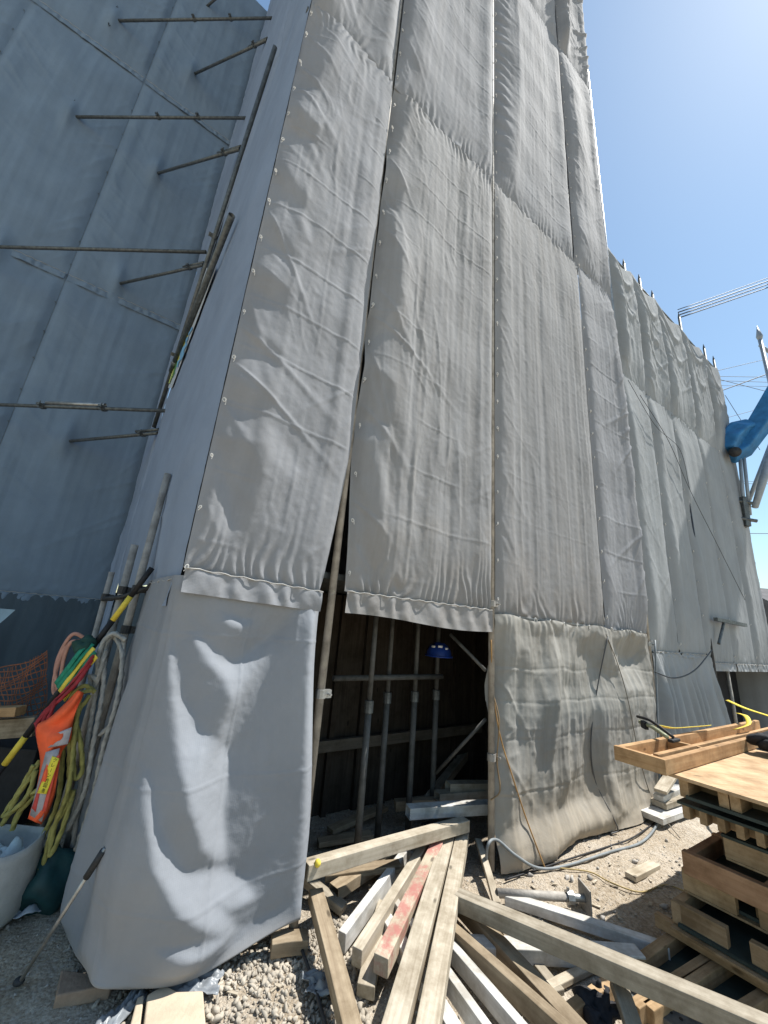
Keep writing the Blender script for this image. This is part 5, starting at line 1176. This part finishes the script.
# power lines at the right
pe = F(5.80, -.03, 8.32)
PW = 'power lines against the sky'
def wire(label, a, b, sagm, r=.018, group=PW):
    P = [lerp(a, b, q) - np.array([0, 0, sagm * 4 * q * (1 - q)]) for q in np.linspace(0, 1, 30)]
    return tag(MB().tube(P, r, 6).build('power_line', M_NAVYW, None, True), label, 'power line', group)
far = DY(900, 236, 10.5)
for i in range(4):
    lb = ['highest line of the bundle tied to the low block roof', 'second line of the bundle tied to the low block roof', 'third line of the bundle tied to the low block roof', 'lowest line of the bundle tied to the low block roof'][i]
    wire(lb, pe + np.array([0, 0, .12 - .07 * i]), far + np.array([0, 0, .35 - .16 * i]), .05, .012 if i else .008, 'bundle of lines tied to the low block roof')
for i, (pa, pb, y_, lb, rr) in enumerate((((715, 393), (900, 325), 20, 'thick single line below the bundle', .028), ((712, 372), (900, 327), 28, 'faint upper line rising to the right', .02), ((700, 376), (900, 379), 30, 'first faint level line', .02), ((700, 380), (900, 386), 30, 'second faint level line', .02), ((700, 385), (900, 389), 32, 'third faint level line', .018), ((714, 378), (900, 425), 26, 'faint line falling to the right', .02), ((700, 425), (900, 370), 28, 'faint line crossing the falling one', .018), ((700, 533), (900, 534), 26, 'level line low beside the low block', .022), ((700, 483), (900, 485), 26, 'level line beside the boom cylinders', .018), ((725, 395), (760, 450), 24, 'steep thin line behind the blue boom', .018), ((722, 482), (900, 478), 22, 'thin line between the boom cylinders', .012))):
    wire(lb, DY(*pa, y_), DY(*pb, y_), .02, rr)

# blue boom of a machine at the right
yc = 7.2
bm_ = empty('machine_boom', F(7.5, .5, 5.5), 'blue jointed machine boom reaching down beside the low block', 'machine boom')
P = [DY(731, 457, yc), DY(743, 449, yc), DY(764, 418, yc - .15), DY(795, 370, yc - .45), DY(850, 290, yc - 1.)]
def boxsweep(pts, ww, hs, mat, name, parent, bevel=.03):
    V = []; Fs = []; P_ = [np.array(p) for p in pts]; side = ES
    for i, p in enumerate(P_):
        t_ = unit(P_[min(i + 1, len(P_) - 1)] - P_[max(0, i - 1)]); nn_ = unit(np.cross(t_, side)); sd = unit(np.cross(nn_, t_)); h = hs[i]; w = ww[i] if hasattr(ww, '__len__') else ww
        V += [p - sd * w / 2 - nn_ * h / 2, p + sd * w / 2 - nn_ * h / 2, p + sd * w / 2 + nn_ * h / 2, p - sd * w / 2 + nn_ * h / 2]
    for i in range(len(P_) - 1):
        for j in range(4): Fs.append((i * 4 + j, i * 4 + (j + 1) % 4, i * 4 + 4 + (j + 1) % 4, i * 4 + 4 + j))
    Fs += [(3, 2, 1, 0), tuple((len(P_) - 1) * 4 + j for j in range(4))]
    o = make(name, V, Fs, mat); bm2 = bmesh.new(); bm2.from_mesh(o.data); bmesh.ops.recalc_face_normals(bm2, faces=bm2.faces); bm2.to_mesh(o.data); bm2.free(); bev(o, bevel, 3); attach(o, parent); return o
boxsweep(P, [.28, .34, .40, .46, .50], [.20, .28, .34, .42, .46], M_BLUEP, 'arm', bm_)
MB().box(F(9.75, 1.5, 11.0), unit(ES * 3.7 + np.array([0, 0, 3.9])), EN, unit(-ES * 3.9 + np.array([0, 0, 3.7])), 5.6, .6, 1.25).build('added_boom_section', M_BLUEP, bm_, False, .04)  # unseen section, added to throw the slanting shadow across the low block
boxsweep([DY(729, 452, yc - .05), DY(731, 440, yc - .05), DY(738, 431, yc - .05), DY(748, 428, yc - .05)], .36, [.2, .34, .36, .25], M_BLUEP, 'knuckle_cover', bm_, .05)
MB().tube([DY(735, 452, yc - .35), DY(735, 452, yc + .35)], .10, 16).build('pivot_pin', M_DARK, bm_, True)
MB().tube([DY(800, 360, yc - .1), DY(766, 470, yc - .1), DY(755, 507, yc - .1)], [.09, .08, .055], 10).build('hydraulic_cylinder', M_GREYP, bm_, True)
MB().tube([DY(772, 440, yc + .2), DY(749, 500, yc + .2)], .04, 10).build('hydraulic_cylinder', M_GREYP, bm_, True)
MB().tube([DY(740, 458, yc), DY(745, 520, yc)], .03, 8).build('link_rod', M_GREYP, bm_, True); MB().tube([DY(744, 458, yc), DY(750, 515, yc)], .03, 8).build('link_rod', M_GREYP, bm_, True)
for y_ in (501, 518): MB().tube([DY(738, y_, yc), DY(757, y_ + 3, yc - .1)], .035, 8).build('link_bracket', M_STEEL_D, bm_)
MB().box(DY(744, 512, yc), unit(DY(746, 522, yc) - DY(743, 500, yc)), (0, 1, 0), np.cross(unit(DY(746, 522, yc) - DY(743, 500, yc)), (0, 1, 0)), .62, .14, .10).build('link_bar', M_STEEL_D, bm_, False, .01)
# pole with a pointed top beyond
t = empty('mast', DY(775, 430, 10.), 'slim grey mast with a pointed tip and side arm', 'mast')
a = DY(757, 326, 10.); b_ = DY(784, 440, 10.); MB().tube([lerp(a, b_, .13), b_, np.array([b_[0], b_[1], 0])], .06, 10).build('shaft', M_GREYP, t, True)
MB().tube([a, lerp(a, b_, .10), lerp(a, b_, .135)], [.008, .085, .05], 10).build('tip', M_GREYP, t, True)
MB().tube([lerp(a, b_, .18) + np.array([-.06, 0, 0]), DY(775, 356, 10.)], .05, 8).build('side_arm', M_GREYP, t, True)
# far house and net at the right
t = empty('house', DY(790, 640, 16), 'distant grey roofed house beyond the low block', 'house')
c = DY(800, 640, 17); Lh = 5.0
MB().box(np.array([c[0] + .6, c[1], 1.45]), (1, 0, 0), (0, 1, 0), (0, 0, 1), Lh, 5, 2.9).build('wall', M_WALLB, t)
mb = MB(); x0, x1 = c[0] + .6 - 2.9, c[0] + .6 + 2.9; y0_, y1_ = c[1] - 3, c[1] + 3
mb.add([(x0, y0_, 2.75), (x1, y0_, 2.75), (x1, y1_, 2.75), (x0, y1_, 2.75), (x0, c[1], 4.5), (x1, c[1], 4.5)], [(0, 1, 5, 4), (2, 3, 4, 5), (1, 2, 5), (3, 0, 4), (3, 2, 1, 0)]); mb.build('roof', M_ROOF, t)
MB().box(np.array([c[0] - 1.0, c[1] - 2.51, 1.7]), (1, 0, 0), (0, 1, 0), (0, 0, 1), .9, .06, 1.0).build('window', M_BLACK, t)
nz_ = panel(F(7.55, .35, 0), unit(ES * .8 + EN * .6), unit(EN * .8 - ES * .6), 0, 2.2, .02, 2.6, lambda x, z, W, H: .03 + cloth(x, z, W, H, 210, bill=.03, wr=2.2, crease=0), .03, M_BLACKC, 'black_net')
tag(nz_, 'black shade net hung at the far end of the low block', 'net')
tag(ribbon('red_rag', [F(7.45, .33, 2.62), F(7.6, .37, 2.58), F(7.75, .40, 2.62)], .08, M_RED, EN), 'red rag tied at the top of the black net', 'rag')

# ------------------------------------------------------------------ light, sky, camera
SUN_EL, SUN_AZ = math.radians(60), ANG - math.radians(19)
sd = Vector((math.cos(SUN_AZ) * math.cos(SUN_EL), math.sin(SUN_AZ) * math.cos(SUN_EL), math.sin(SUN_EL)))
sl = bpy.data.lights.new('sun', 'SUN'); sl.energy = 5.0; sl.angle = math.radians(.53); sl.color = (1, .965, .905)
so = bpy.data.objects.new('sun', sl); C.objects.link(so); so.rotation_euler = (-sd).to_track_quat('-Z', 'Y').to_euler(); so.location = sd * 40
w = bpy.data.worlds.new('World'); bpy.context.scene.world = w; w.use_nodes = True
nt = w.node_tree; sk_ = nt.nodes.new('ShaderNodeTexSky'); sk_.sky_type = 'NISHITA'; sk_.sun_disc = False; sk_.sun_elevation = SUN_EL; sk_.sun_rotation = math.pi / 2 - SUN_AZ
sk_.air_density = 1.25; sk_.dust_density = .35; sk_.ozone_density = .35
nt.links.new(mixc(nt, 1.0, sk_.outputs[0], (1.0, 1.10, 1.08), 'MULTIPLY'), nt.nodes['Background'].inputs[0]); nt.nodes['Background'].inputs[1].default_value = .095
cam = bpy.data.cameras.new('camera'); co = bpy.data.objects.new('camera', cam); C.objects.link(co)
cam.sensor_fit = 'VERTICAL'; cam.sensor_height = 36; cam.lens = 36 * FPX / 1024; cam.clip_end = 2000; cam.clip_start = .05
co.matrix_world = Matrix.Translation(Vector(CAM)) @ Matrix(ROT.tolist()).to_4x4()
sc = bpy.context.scene; sc.camera = co
sc.view_settings.view_transform = 'Standard'; sc.view_settings.look = 'None'; sc.view_settings.exposure = .68; sc.view_settings.gamma = 1
